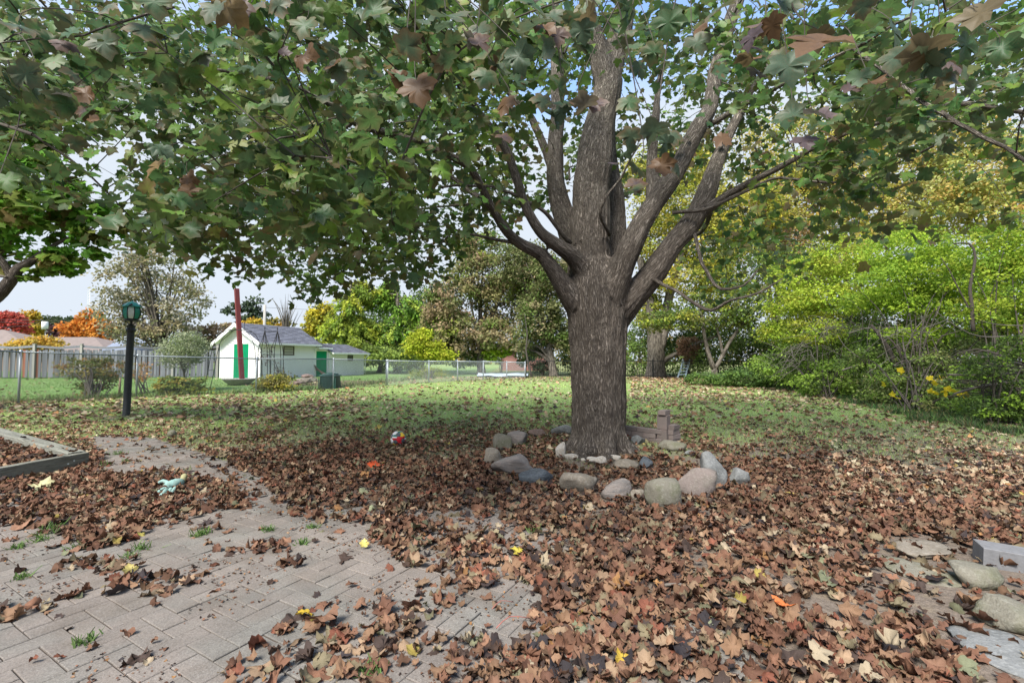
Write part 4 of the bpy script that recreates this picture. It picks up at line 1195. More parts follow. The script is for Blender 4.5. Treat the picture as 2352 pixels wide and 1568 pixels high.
def slab(b, quad_, th=.04):
    q = np.array(quad_); n = np.cross(q[1] - q[0], q[3] - q[0]); n /= np.linalg.norm(n)
    if n[2] < 0: n = -n
    b.add(np.vstack([q, q + n * th]), [(3, 2, 1, 0), (4, 5, 6, 7), (0, 1, 5, 4), (1, 2, 6, 5), (2, 3, 7, 6), (3, 0, 4, 7)])
def clapboards(e, axis, lo, hi, z0, ztop, holes, off=0.0, gable=None):
    """one object per board; axis 'v' = long side wall at u=off, 'u' = front wall at v=off"""
    z = z0; bh = 0.115
    while z < (gable[1] if gable else ztop) - .02:
        zt = min(z + bh, gable[1] if gable else ztop)
        spans = [(lo, hi)]
        if gable and z > ztop - .05:
            f = (zt - ztop) / (gable[1] - ztop); w = (hi - lo) / 2 * max(0, 1 - f); mid = (lo + hi) / 2
            spans = [(mid - w, mid + w)] if w > .04 else []
        for (a, c, za, zb) in holes:
            ns = []
            for s0, s1 in spans:
                if zt <= za + .01 or z >= zb - .01 or c <= s0 or a >= s1: ns.append((s0, s1))
                else:
                    if a > s0: ns.append((s0, a))
                    if c < s1: ns.append((c, s1))
            spans = ns
        for s0, s1 in spans:
            b = MB()
            if axis == 'v': V = [sp(off - dd, v, q) for (q, dd) in ((z, .034), (zt + .004, .004)) for v in (s0, s1)] + [sp(off + .004, v, q) for q in (z, zt) for v in (s0, s1)]
            else: V = [sp(u, off - dd, q) for (q, dd) in ((z, .034), (zt + .004, .004)) for u in (s0, s1)] + [sp(u, off + .004, q) for q in (z, zt) for u in (s0, s1)]
            b.add(V, [(0, 1, 3, 2), (0, 4, 5, 1), (2, 3, 7, 6), (0, 2, 6, 4), (1, 5, 7, 3)])
            b.build("siding_board", M_white, e)
        z += bh
def shingles(e, quad_, rows, m, name="shingle_course"):
    q = np.array(quad_)      # eave0, eave1, ridge1, ridge0
    n = np.cross(q[1] - q[0], q[3] - q[0]); n /= np.linalg.norm(n); n = n if n[2] > 0 else -n
    for k in range(rows):
        a, c = k / rows, (k + 1.08) / rows; c = min(c, 1)
        p0, p1 = q[0] + (q[3] - q[0]) * a, q[1] + (q[2] - q[1]) * a
        p3, p2 = q[0] + (q[3] - q[0]) * c, q[1] + (q[2] - q[1]) * c
        L = np.linalg.norm(p1 - p0); m_ = max(3, int(L / .3)); b = MB(); xs = [0] + sorted([(i + .5 * (k % 2)) / m_ for i in range(1 if k % 2 == 0 else 0, m_)]) + [1]
        for i in range(len(xs) - 1):
            t0, t1 = xs[i] + .01 / L, xs[i + 1]
            if t1 - t0 < .005: continue
            lo = .024 + random.uniform(0, .008)
            A0, A1 = p0 + (p1 - p0) * t0, p0 + (p1 - p0) * t1; B1, B0 = p3 + (p2 - p3) * t1, p3 + (p2 - p3) * t0
            b.add([A0, A1, A0 + n * lo, A1 + n * lo, B0 + n * .005, B1 + n * .005], [(0, 1, 3, 2), (2, 3, 5, 4)])
        b.build(name, m, e)
def window(e, v0, v1, z0, z1, off, bars=1, blind=True, sliding=False):
    b = MB(); t = .05
    sbox(b, off - .035, off + .01, v0, v1, z0, z0 + t); sbox(b, off - .035, off + .01, v0, v1, z1 - t, z1)
    sbox(b, off - .035, off + .01, v0, v0 + t, z0 + t, z1 - t); sbox(b, off - .035, off + .01, v1 - t, v1, z0 + t, z1 - t)
    w = b.build("window", M_frame, e)
    b = MB(); sbox(b, off - .003, off + .002, v0 + t, v1 - t, z0 + t, z1 - t); b.build("pane", M_blind if blind else M_win, w)
    for k in range(bars):
        b = MB()
        if sliding: vm = (v0 + v1) / 2; sbox(b, off - .025, off - .004, vm - .02, vm + .02, z0 + t, z1 - t)
        else:
            zm = z0 + (z1 - z0) * (k + 1) / (bars + 1); sbox(b, off - .025, off - .004, v0 + t, v1 - t, zm - .012, zm + .012)
        b.build("glazing_bar", M_frame, w)
def ribbed_door(e, axis, a, c, z0, z1, off, flip=1):
    b = MB(); n = max(6, int((c - a) / .07)); prof = []
    for i in range(n):
        x = a + (c - a) * i / n; w = (c - a) / n
        prof += [(x, .0), (x + w * .35, .0), (x + w * .5, .022), (x + w * .85, .022)]
    prof.append((c, 0)); V = []
    for x, d in prof:
        for z in (z0, z1): V.append(sp(x, off - .02 - d, z) if axis == 'u' else sp(off - .02 - d, x, z))
    Fq = [(2 * i, 2 * i + 2, 2 * i + 3, 2 * i + 1) for i in range(len(prof) - 1)]
    b.add(V, Fq); d = b.build("door", M_door, e)
    b = MB(); t = .07
    f = (lambda x0, x1, q0, q1: sbox(b, x0, x1, off - .05, off + .01, q0, q1)) if axis == 'u' else (lambda x0, x1, q0, q1: sbox(b, off - .05, off + .01, x0, x1, q0, q1))
    f(a - t, a, z0, z1 + t); f(c, c + t, z0, z1 + t); f(a, c, z1, z1 + t); b.build("door_frame", M_trim, e)
def main_shed():
    W, D, H, RG = 3.08, 3.78, 2.12, 3.02
    e = empty("garden_shed", tuple(sp(W / 2, D / 2, 0)), "white clapboard garden shed with green door in its gable and grey shingle roof", "shed", "white garden sheds")
    b = MB(); sbox(b, .006, W, .006, D, -.2, H)
    b.add([sp(0.006, .004, H), sp(W, .004, H), sp(W / 2, .004, RG), sp(.006, D, H), sp(W, D, H), sp(W / 2, D, RG)], [(0, 1, 2), (5, 4, 3)])
    b.build("wall", M_white, e)
    clapboards(e, 'u', 0, W, -.05, H, [(.78, 1.78 + .3, 0, 2.02)], 0.0, gable=(None, RG))
    clapboards(e, 'v', 0, D, -.05, H, [(1.45, 2.25, 1.32, 1.88)], 0.0)
    for u, v in ((0, 0), (W, 0), (0, D)):
        b = MB(); sbox(b, u - .045, u + .05, v - .045, v + .05, -.05, H - .02); b.build("corner_board", M_trim, e)
    ribbed_door(e, 'u', .85, 2.0, -.02, 1.95, 0.0)
    window(e, 1.48, 2.22, 1.34, 1.86, 0.0, bars=2)
    o = .32; ez = H - .14
    r0, r1 = -.38, D + .22
    quadR = [sp(-o, r0, ez), sp(-o, r1, ez), sp(W / 2, r1, RG + .06), sp(W / 2, r0, RG + .06)]
    quadL = [sp(W + o, r1, ez), sp(W + o, r0, ez), sp(W / 2, r0, RG + .06), sp(W / 2, r1, RG + .06)]
    b = MB(); slab(b, quadR, .03); slab(b, quadL, .03); rf = b.build("roof", M_trim, e)
    for q in (quadR, quadL):
        q = [p + np.array([0, 0, .035]) for p in q]; shingles(rf, q, 12, M_shin)
    for (q0, q1) in ((quadR[0], quadR[3]), (quadL[1], quadL[2])):          # barge boards
        b = MB(); d = SV * -.03; d3 = np.array([d[0], d[1], 0]); q = [q0 - [0, 0, .17], q1 - [0, 0, .19], q1 + [0, 0, .04], q0 + [0, 0, .04]]
        b.add(q + [x + d3 for x in q], [(0, 1, 2, 3), (7, 6, 5, 4), (0, 4, 5, 1), (3, 2, 6, 7), (0, 3, 7, 4), (1, 5, 6, 2)]); b.build("barge_board", M_trim, e)
    b = MB(); sbox(b, -o - .09, -o + .01, r0, r1, ez - .07, ez + .03); b.build("gutter", M_trim, e)
    b = MB(); b.tube([sp(-o - .02, r1 - .1, ez - .03), sp(-.1, D - .05, ez - .3), sp(-.07, D + .02, ez - .5)], .03, 6); b.build("downspout", M_trim, e)
main_shed()
def back_shed():
    v0, v1, v2 = 3.83, 4.85, 8.2
    e = empty("garden_shed", tuple(sp(1.2, 6, 0)), "lower white shed behind with a small sliding window and a second green door", "shed", "white garden sheds")
    b = MB(); sbox(b, .03, 2.6, v0, v1, -.2, 1.85); sbox(b, -.094, 2.6, v1, v2, -.2, 1.58); b.build("wall", M_white, e)
    clapboards(e, 'v', v1, v2, -.05, 1.55, [(6.55, 7.1, 1.0, 1.42)], -.10)
    ribbed_door(e, 'v', v0 + .08, v1 - .06, -.02, 1.62, .02)
    window(e, 6.57, 7.08, 1.02, 1.40, -.10, bars=1, blind=False, sliding=True)
    for (a, c, ez, rz, m, uo, rd) in ((v0, v1 + .12, 1.82, 2.28, M_shind, -.28, 1.1), (v1 + .05, v2 + .25, 1.52, 2.12, M_shin, -.40, 1.2)):
        q = [sp(uo, a, ez), sp(uo, c, ez), sp(rd, c - (.5 if m is M_shin else .1), rz), sp(rd, a, rz)]
        q2 = [sp(2.8, c, ez), sp(2.8, a, ez), sp(rd, a, rz), sp(rd, c - .3, rz)]
        b = MB(); slab(b, q, .03); slab(b, q2, .03)
        rf = b.build("roof", M_trim, e); shingles(rf, [p + np.array([0, 0, .035]) for p in q], 8, m)
        b = MB(); sbox(b, uo - .07, uo + .02, a, c, ez - .07, ez + .02); b.build("gutter", M_trim, e)
    b = MB(); b.tube([sp(-.45, v2 + .15, 1.45), sp(-.2, v2 + .05, 1.2), sp(-.18, v2 + .05, .1)], .035, 6); b.build("downspout", M_trim, e)
back_shed()
M_plank = mat("old_plank", (0.20, 0.13, 0.10), rough=0.9)
def loose_boards():
    e = empty("leaning_boards", tuple(sp(-.3, 4.0, 0)), "short brown boards leaning on the wall beside the second green door", "boards")
    for k in range(3):
        b = MB(); b.tube([sp(-.55 - .1 * k, 4.15 + .2 * k, 0), sp(-.06, 3.72 + .05 * k, .75 - .12 * k)], .035, 4); b.build("board", M_plank, e)
loose_boards()

# ------------------------------------------------------------------ things between the fence and the sheds
M_red = mat("oxblood_painted_wood", (0.15, 0.028, 0.027), rough=0.6, spec=0.3, coord='Object', noise=[(3, 4, (0.11, 0.024, 0.024), .45, .65, .7), (18, 3, (0.3, 0.18, 0.14), .68, .78, .5)], stretch=(1, 1, .25))
def red_post():
    g = G(558, 884); a = P(556, 877, g[1]); t = P(543.5, 663, g[1] + .3); d = Vector(t - a)
    b = MB(); L = d.length; b.box((0, 0, L / 2), (.185, .15, L), ch=.008)
    o = b.build("leaning_post", M_red)
    o.matrix_basis = Matrix.Translation(Vector(a)) @ d.to_track_quat('Z', 'X').to_matrix().to_4x4() @ Matrix.Rotation(R(80), 4, 'Z')
    tag(o, "tall dark red wooden post leaning left in a concrete bowl in front of the shed", "post")
    M_bowl = mat("concrete_bowl", (0.27, 0.265, 0.235), rough=.95, noise=[(14, 4, (0.17, 0.17, 0.14), .45, .65, .8)], bump=(30, 4, .5, .02))
    b = MB(); b.lathe([(.3, 0), (.42, .03), (.62, .2), (.70, .29), (.72, .31), (.70, .33), (.64, .325), (.5, .26), (.001, .24)], g + np.array([-.33, .25, -.02]), 28)
    o = b.build("planter_bowl", M_bowl, smooth=True); tag(o, "wide shallow concrete bowl at the foot of the red post", "planter")
red_post()
M_iron = mat("black_iron", (0.015, 0.014, 0.014), rough=0.6)
def iron_arch():
    Y = 19.0; e = empty("garden_arch", tuple(G(530, 896)), "thin black iron garden arch straddling the red post", "arch")
    for k, (dy, dx) in enumerate(((0, 0), (.5, 14))):
        pts = [(468 + dx, 896), (478 + dx, 850), (488 + dx, 800), (500 + dx, 772), (520 + dx, 759), (540 + dx, 757), (565 + dx, 762), (580 + dx, 782), (587 + dx, 820), (588 + dx, 898)]
        p = np.array([P(a, b_, Y + dy) for a, b_ in pts]); p, r = smooth_path(p, [.013] * len(p), .15)
        b = MB(); b.tube(p, .013, 5); b.build("hoop", M_iron, e)
    for (x, y) in ((478, 850), (488, 800), (520, 759), (565, 762), (587, 820), (587, 860)):
        b = MB(); b.tube([P(x, y, Y), P(x + 14, y, Y + .5)], .009, 4); b.build("crossbar", M_iron, e)
    for x in (540, 562):
        b = MB(); b.tube([P(x, 759, Y + .2), P(x, 742, Y + .2)], .01, 4); b.lathe([(.001, -.03), (.028, 0), (.001, .03)], P(x, 741, Y + .2), 8); b.build("finial", M_iron, e)
iron_arch()
def obelisk(x0, x1, xt, yt, label, Y):
    e = empty("garden_obelisk", tuple(G((x0 + x1) / 2, 896)), label, "trellis", "iron plant obelisks")
    for (xa, dy) in ((x0, 0), (x1, 0), (x0 + 8, .45), (x1 - 6, .45)):
        p = [P(xa, 897, Y + dy), P(xa, 835, Y + dy), P(xa + (xt - xa) * .12, 800, Y + dy), P(xa + (xt - xa) * .6, 781, Y + dy * .6 + .1), P(xt + (xa - xt) * .12, 766, Y + .2), P(xt, yt + 6, Y + .22)]
        q, r = smooth_path(p, [.014] * 6, .12); b = MB(); b.tube(q, .014, 5); b.build("upright", M_iron, e)
    for y in (814, 860):
        b = MB(); b.tube([P(x0, y, Y), P(x1, y, Y), P(x1 - 6, y, Y + .45), P(x0 + 8, y, Y + .45), P(x0, y, Y)], .01, 4); b.build("crossbar", M_iron, e)
    b = MB(); b.tube([P(xt, yt + 6, Y + .22), P(xt, yt - 4, Y + .22)], .012, 5); b.lathe([(.001, -.04), (.035, -.01), (.02, .02), (.001, .06)], P(xt, yt, Y + .22), 8); b.build("finial", M_iron, e)
obelisk(592, 620, 608.5, 752, "black iron plant obelisk nearer the green shed door", 19.2)
obelisk(622, 651, 637.5, 754, "black iron plant obelisk below the shed side window", 19.4)
def obelisk_link():
    b = MB(); b.tube([P(608.5, 761, 19.42), P(637.5, 761, 19.62)], .012, 4); tag(b.build("trellis_bar", M_iron), "short black bar joining the tops of the two obelisks", "bar")
obelisk_link()
def compost_bin():
    g = G(751, 893); s = g[1] / F; w = 20 * s
    M_b = mat("dark_green_plastic", (0.012, 0.045, 0.035), rough=.45, spec=.4)
    M_r = mat("plastic_rib", (0.02, 0.075, 0.06), rough=.45, spec=.4)
    e = empty("compost_bin", tuple(g), "dark green plastic compost bin standing just behind the chain link fence", "bin")
    c = g + np.array([0, .35, -.02]); H = 36 * s
    b = MB(); n = 4; prof = [(w * 1.08, 0), (w * 1.1, .04), (w * .98, H * .8), (w * .9, H * .82)]
    V, Fq = [], []
    for r, z in prof:
        for k in range(16):
            a = k * math.pi / 8; q = 1 / max(abs(math.cos(a)), abs(math.sin(a))) ** .8; V.append(c + np.array([r * q * math.cos(a) * .92, r * q * math.sin(a) * .92, z]))
    for i in range(3):
        for k in range(16): Fq.append((i * 16 + k, i * 16 + (k + 1) % 16, i * 16 + 16 + (k + 1) % 16, i * 16 + 16 + k))
    b.add(V, Fq); b.build("body", M_b, e)
    for k in range(13):
        x = -w + k * w / 6; b = MB(); b.box(c + np.array([x * .96, -w * .96, H * .4]), (.02, .03, H * .7), rot=Matrix.Rotation(-.05, 3, 'X')); b.build("rib", M_r, e)
    b = MB(); b.box(c + np.array([0, 0, H * .86]), (w * 1.95, w * 1.95, H * .1), ch=.03); b.box(c + np.array([0, 0, H * .95]), (w * 1.5, w * 1.4, H * .1), ch=.04); b.box(c + np.array([0, 0, H * 1.02]), (w * .8, w * .4, H * .06), ch=.01)
    b.build("lid", M_r, e)
compost_bin()
def rubble():
    e = empty("stone_pile", tuple(G(700, 880)), "low pile of brown stones and logs between shed and fence", "pile")
    for i, (x, y, w) in enumerate(((688, 874, 26), (702, 870, 30), (714, 872, 22), (697, 880, 34), (680, 882, 20), (716, 880, 18))):
        g = G(x, y + 3); bm = bmesh.new(); bmesh.ops.create_icosphere(bm, subdivisions=2, radius=1)
        for v in bm.verts: v.co *= 1 + mnoise.noise(v.co * 1.8 + Vector((i, 0, 0))) * .35
        s = w / F * g[1] / 2; bmesh.ops.scale(bm, vec=(s, s * .7, s * .38), verts=bm.verts)
        me = bpy.data.meshes.new("rock"); bm.to_mesh(me); bm.free(); o = link("rock", me, [RK['tan'], RK['pink'], RK['moss']][i % 3], e, False)
        o.location = Vector(g - G(700, 880)) + Vector((0, .2, .12 + .08 * (i % 2)))
rubble()
def stick_stake():
    b = MB(); g = G(274, 911); b.tube([g, g + [0, 0, .35], g + [.01, 0, .66]], [.035, .033, .03], 7)
    tag(b.build("wooden_stake", mat("old_stake", (0.20, 0.15, 0.10), rough=.9)), "short bare wooden stake by the wire fence left of the fence post", "stake")
stick_stake()

# ------------------------------------------------------------------ foliage builder
def rand_dirs(n):
    v = rng.normal(0, 1, (n, 3)); return v / np.linalg.norm(v, axis=1)[:, None]
def crown_mesh(blobs, n, leaf, cols, tmpl=quad, clump=60, sig=0.16, droop=0.3, shell=0.55, up=0.4, bright=(.7, 1.35)):
    """blobs: (centre, (rx,ry,rz)); leaves sit in clumps through the blob volume"""
    vol = np.array([b[1][0] * b[1][2] for b in blobs]); wts = vol / vol.sum()
    Ps, Cs, Ns, Ts = [], [], [], []
    cols = np.array(cols, float)
    for (c, r), w in zip(blobs, wts):
        r = np.array(r); k = max(4, int(clump * w)); m = int(n * w / k) + 1
        d = rand_dirs(k); rad = rng.uniform(0, 1, k) ** (1 / 3) * (1 - shell) + shell * rng.uniform(.75, 1.0, k)
        cc = np.array(c) + d * rad[:, None] * r
        base = cols[rng.integers(0, len(cols), k)] * rng.uniform(*bright, (k, 1))
        q = rng.normal(0, 1, (k, m, 3)) * r * sig * rng.uniform(.6, 1.3, (k, 1, 1)); q[..., 2] *= .75
        p = cc[:, None, :] + q
        col = np.repeat(base[:, None, :], m, 1) * .7 + cols[rng.integers(0, len(cols), (k, m))] * .3
        col = col * rng.uniform(.8, 1.2, (k, m, 1))
        Ps.append(p.reshape(-1, 3)); Cs.append(col.reshape(-1, 3))
        out = (q / (np.linalg.norm(q, axis=2)[..., None] + 1e-6)).reshape(-1, 3)
        Ns.append(rng.normal(0, .6, out.shape) + np.array([0, -.2, up]) + out * .4); Ts.append(out + rng.normal(0, .5, out.shape) + np.array([0, 0, -droop]))
    Pn, Cn, Nn, Tn = map(np.concatenate, (Ps, Cs, Ns, Ts))
    V, Fc, Cc = scatter([tmpl] if isinstance(tmpl, tuple) else tmpl, Pn, frames(Nn, Tn), rng.uniform(.7, 1.3, len(Pn)) * leaf, Cn)
    return V, Fc, Cc
def Bp(px, py, rx, ry, Y, ry_depth=None):
    """blob from where it stands: centre at a place and depth, half sizes in metres from its apparent size"""
    s = Y / F; return (P(px, py, Y), (rx * s, (ry_depth if ry_depth else min(rx, ry * 1.5) * s), ry * s))
def tree(name, label, cat, foot, trunk_w, blobs, n, leaf, cols, group=None, bark=None, tmpl=quad, nlimb=7, lean=0, trunk_top=None, clump=None, **k):
    g = G(foot[0], foot[1]) if foot[2] is None else np.array([*P(foot[0], foot[1], foot[2])[:2], float(hz(0, foot[2]))])
    e = empty(name, tuple(g), label, cat, group)
    b = MB(); tw = trunk_w
    cen = np.mean([q[0] for q in blobs], axis=0); top = trunk_top if trunk_top is not None else cen
    fork = g + (top - g) * .45
    p, r = smooth_path([g - [0, 0, .1], g + (fork - g) * .15, g + (fork - g) * .5 + [random.gauss(0, .05), 0, 0], fork], [tw * 1.35, tw * 1.05, tw * .9, tw * .8], .3)
    b.tube(p, r, 10, jit=.07)
    p, r = smooth_path([fork, (fork + top) / 2 + [random.gauss(0, .1), 0, 0], top], [tw * .75, tw * .45, tw * .12], .3); b.tube(p, r, 8, jit=.06)
    for i in range(nlimb):
        c, rr = random.choice(blobs); t = c + np.array(rr) * rand_dirs(1)[0] * .8
        s = fork + (top - fork) * random.uniform(-.5, .5); s = s if s[2] > g[2] else fork
        mid = (s + t) / 2 + np.array([0, 0, .12 * np.linalg.norm(t - s)])
        p, r = smooth_path([s, mid, t], [tw * .42, tw * .25, tw * .06], .3); b.tube(p, r, 6, jit=.06)
    b.build("trunk", bark or M_greybark, e, smooth=True)
    if n:
        V, Fc, Cc = crown_mesh(blobs, n, leaf, cols, tmpl, clump or max(40, n // 35), **k)
        link("crown", mesh_np("crown", V, [Fc], Cc), M_fol, e)
    return e
def shrub(name, label, foot, blobs, n, leaf, cols, group=None, stems=9, sw=.018, tmpl=quad, cat='shrub', spread=.12, scol=None, **k):
    g = G(*foot) if len(foot) == 2 else np.array([*P(foot[0], foot[1], foot[2])[:2], float(hz(0, foot[2]))])
    e = empty(name, tuple(g), label, cat, group); b = MB()
    for i in range(stems):
        c, rr = random.choice(blobs); t = c + np.array(rr) * rand_dirs(1)[0] * .85
        s = g + np.array([random.gauss(0, spread), random.gauss(0, spread), -.03])
        mid = s + (t - s) * .5 + np.array([random.gauss(0, .1), random.gauss(0, .1), .15 * np.linalg.norm(t - s)])
        p, r = smooth_path([s, mid, t], [sw, sw * .7, sw * .25], .2); b.tube(p, r, 5, caps=False, jit=.05)
    b.build("stems", scol or M_twig, e)
    V, Fc, Cc = crown_mesh(blobs, n, leaf, cols, tmpl, k.pop('clump', max(25, n // 30)), **k)
    link("foliage", mesh_np("foliage", V, [Fc], Cc), M_fol, e)
    return e
YEL = [(.48, .38, .05), (.40, .33, .04), (.52, .30, .04)]; ORG = [(.62, .24, .04), (.55, .20, .04), (.60, .30, .06)]
RED = [(.48, .08, .06), (.38, .06, .05), (.52, .15, .10)]; DGR = [(.045, .07, .03), (.06, .09, .035), (.08, .10, .04)]
OLV = [(.13, .14, .05), (.17, .16, .06), (.10, .12, .04)]; LIME = [(.26, .40, .02), (.33, .44, .03), (.18, .32, .03)]
YGR = [(.30, .34, .04), (.24, .30, .04), (.36, .34, .05)]; MGR = [(.10, .17, .035), (.13, .21, .04), (.08, .13, .03)]
PALE = [(.30, .27, .15), (.22, .23, .10), (.34, .28, .16), (.17, .19, .08)]; PINK = [(.36, .28, .16), (.30, .28, .12), (.36, .25, .16), (.22, .24, .10)]
BT = 'trees beyond the left fence'
# small plants along the wire fence
shrub("bronze_shrub", "bronze and green shrub behind the wire fence left of the lamp post", (212, 914), [Bp(195, 845, 48, 26, 16.3), Bp(240, 850, 42, 28, 16.4), Bp(215, 872, 55, 24, 16.3), Bp(210, 895, 30, 16, 16.2)], 2800, .085, [(.16, .17, .05), (.24, .20, .06), (.30, .15, .06), (.11, .15, .04), (.09, .12, .04)], stems=26, sw=.02, up=.3, group='shrubs along the wire fence')
shrub("orange_shrub", "low shrub with a few rust-orange leaves beside the fence post", (330, 905), [Bp(320, 856, 26, 22, 18)], 350, .085, [(.45, .2, .08), (.4, .25, .1), (.3, .25, .08)], stems=8, group='shrubs along the wire fence')
tree("topiary_willow", "small round-headed pale grey-green willow in front of the board fence", "tree", (424, 899, None), .04, [Bp(424, 800, 50, 34, 18.7), Bp(415, 825, 44, 22, 18.7), Bp(432, 788, 34, 26, 18.7)], 6000, .07, [(.30, .34, .20), (.23, .28, .13), (.36, .38, .25), (.17, .22, .09)], tmpl=needle and quad, nlimb=14, clump=300, droop=-.6)
shrub("yellow_green_perennial", "clump of yellow-green broad leaves at the foot of the round willow", (418, 903), [Bp(400, 880, 42, 15, 17.3), Bp(440, 878, 38, 15, 17.4), Bp(418, 892, 60, 11, 17.2)], 2200, .12, [(.38, .38, .04), (.22, .28, .05), (.13, .19, .05), (.45, .33, .08), (.08, .14, .04)], stems=8, group='shrubs along the wire fence', up=.6)
shrub("spirea_bush", "loose yellow-green bush with tan heads at the foot of the obelisks", (628, 898), [Bp(615, 880, 28, 16, 18.6), Bp(642, 874, 30, 20, 18.8), Bp(630, 888, 44, 12, 18.5)], 2000, .10, [(.36, .34, .07), (.30, .26, .12), (.16, .2, .05), (.44, .36, .05)], stems=14, group='shrubs along the wire fence')
shrub("dried_flower_stalks", "dark dried flower stalks climbing inside the obelisk", (645, 895), [Bp(612, 810, 14, 30, 19.3), Bp(645, 850, 14, 18, 19.3)], 130, .07, [(.05, .03, .03), (.08, .05, .04)], stems=12, sw=.01, group='shrubs along the wire fence')

# distant garden trees, left to right
tree("red_maple", "bright red maple behind the brown roof at the far left", "tree", (45, 830, 62), .3, [Bp(10, 735, 28, 20, 62), Bp(38, 750, 24, 20, 62), Bp(42, 735, 18, 12, 62)], 2500, .42, RED, BT)
tree("yellow_tree", "small golden yellow tree beside the red maple", "tree", (68, 830, 66), .3, [Bp(66, 732, 18, 18, 66), Bp(76, 755, 18, 16, 66)], 1600, .45, YEL, BT)
tree("dark_green_tree", "dark green tree line tree behind the utility pole", "tree", (110, 830, 80), .4, [Bp(118, 745, 34, 20, 80), Bp(155, 748, 30, 18, 80), Bp(95, 765, 30, 16, 80)], 3000, .5, DGR, BT)
tree("purple_leaved_tree", "dark purple-leaved tree beside the blue-grey roof", "tree", (148, 835, 50), .2, [Bp(142, 762, 20, 18, 50), Bp(158, 775, 16, 14, 50)], 1500, .35, [(.09, .04, .045), (.12, .06, .06), (.06, .04, .04)], BT)
tree("orange_tree", "glowing orange tree behind the low brown roof", "tree", (205, 835, 48), .25, [Bp(190, 755, 34, 24, 48), Bp(212, 732, 24, 20, 48), Bp(235, 760, 26, 26, 48), Bp(180, 775, 26, 14, 48)], 4200, .32, ORG, BT)
tree("pale_half_bare_tree", "tall half-bare tree with pale olive leaves behind the lamp post", "tree", (382, 860, 30), .22, [Bp(300, 640, 60, 60, 30), Bp(370, 610, 70, 50, 30), Bp(270, 720, 50, 50, 30), Bp(350, 720, 70, 50, 31), Bp(430, 690, 50, 50, 30), Bp(330, 770, 80, 28, 30), Bp(415, 745, 40, 30, 30)], 9500, .20, PALE + [(.42, .40, .33)], BT, nlimb=40, shell=.3, bright=(.75, 1.3))
tree("rosy_hedge_tree", "pinkish brown hedge tree between the willow and the shed", "tree", (470, 860, 34), .15, [Bp(455, 780, 36, 30, 34), Bp(490, 765, 28, 24, 34), Bp(505, 790, 24, 30, 34), Bp(530, 748, 22, 10, 36)], 3500, .2, [(.30, .20, .12), (.25, .22, .10), (.34, .24, .16)], BT)
shrub("yellow_shrub", "rounded yellow-orange shrub showing above the board fence", (75, 850, 33), [Bp(60, 795, 36, 16, 33), Bp(95, 788, 36, 16, 33), Bp(120, 800, 20, 10, 33)], 2600, .2, [(.52, .36, .06), (.55, .30, .05), (.42, .33, .08)], 'trees beyond the left fence')
tree("slim_dark_tree", "slim dark bluish tree behind the top of the red post", "tree", (560, 850, 55), .2, [Bp(578, 705, 22, 24, 55), Bp(545, 712, 24, 14, 55), Bp(590, 728, 28, 12, 55), Bp(570, 735, 26, 14, 55)], 1500, .38, [(.05, .075, .05), (.07, .10, .05)], BT, shell=.2)
tree("golden_tree", "golden tree tops showing over the shed ridge", "tree", (590, 850, 50), .2, [Bp(590, 742, 30, 12, 50), Bp(572, 752, 20, 10, 50)], 1300, .3, YEL, BT)
tree("golden_olive_tree", "olive-gold tree top right of the utility pole over the roof", "tree", (645, 850, 52), .2, [Bp(632, 742, 26, 10, 52), Bp(655, 748, 20, 10, 52), Bp(668, 762, 20, 10, 52)], 1100, .3, YEL + OLV, BT)
tree("leafless_tree", "slender leafless grey tree above the shed roof", "tree", (655, 850, 40), .11, [Bp(640, 705, 26, 34, 40), Bp(680, 720, 26, 24, 40), Bp(660, 690, 20, 20, 40)], 0, .1, OLV, BT, nlimb=34)
tree("bright_yellow_tree", "bright yellow tree leaning against the larches beside the shed roof", "tree", (730, 850, 42), .2, [Bp(728, 735, 22, 30, 42), Bp(745, 715, 20, 24, 42), Bp(712, 755, 18, 18, 42)], 3000, .26, [(.50, .42, .03), (.44, .36, .05), (.32, .33, .05)], BT)
# larches
def larch(label, foot, blobs, n, cols, top):
    g = np.array([*P(foot[0], 830, foot[1])[:2], float(hz(0, foot[1]))]); e = empty("larch_tree", tuple(g), label, "tree", "larch trees behind the sheds")
    b = MB(); p, r = smooth_path([g, (g + top) / 2, top], [.28, .2, .05], .5); b.tube(p, r, 9); 
    Pn, Nn, Tn, Cn = [], [], [], []
    cols = np.array(cols)
    for c, rr in blobs:
        for k in range(34):
            t = c + np.array(rr) * rand_dirs(1)[0] * random.uniform(.5, 1); s = np.array([top[0], top[1], min(top[2], t[2] + .5)]); s[0] = g[0] + (top[0] - g[0]) * (s[2] - g[2]) / (top[2] - g[2])
            m = (s + t) / 2 + np.array([0, 0, .25 * np.linalg.norm(t - s) * .5]); q, r = smooth_path([s, m, t - [0, 0, .3]], [.05, .03, .01], .12); b.tube(q[::3], r[::3], 4, caps=False)
            h = max(1, int(len(q) * .25)); q = q[h:]; w = 9
            pp_ = np.repeat(q, w, 0); m_ = len(pp_)
            Pn.append(pp_ + rng.normal(0, .09, (m_, 3))); Tn.append(rng.normal(0, .6, (m_, 3)) + [0, 0, -1.0]); Nn.append(rng.normal(0, 1, (m_, 3)) + [0, -.5, .5])
            Cn.append(cols[rng.integers(0, len(cols))] * rng.uniform(.75, 1.25, (m_, 1)) * random.uniform(.75, 1.25))
    Pn, Nn, Tn, Cn = map(np.concatenate, (Pn, Nn, Tn, Cn))
    b.build("trunk", M_greybark, e)
    V, Fc, Cc = scatter([needle, quad], Pn, frames(Nn, Tn), rng.uniform(.16, .34, len(Pn)), Cn)
    link("crown", mesh_np("crown", V, [Fc], Cc), M_fol, e)
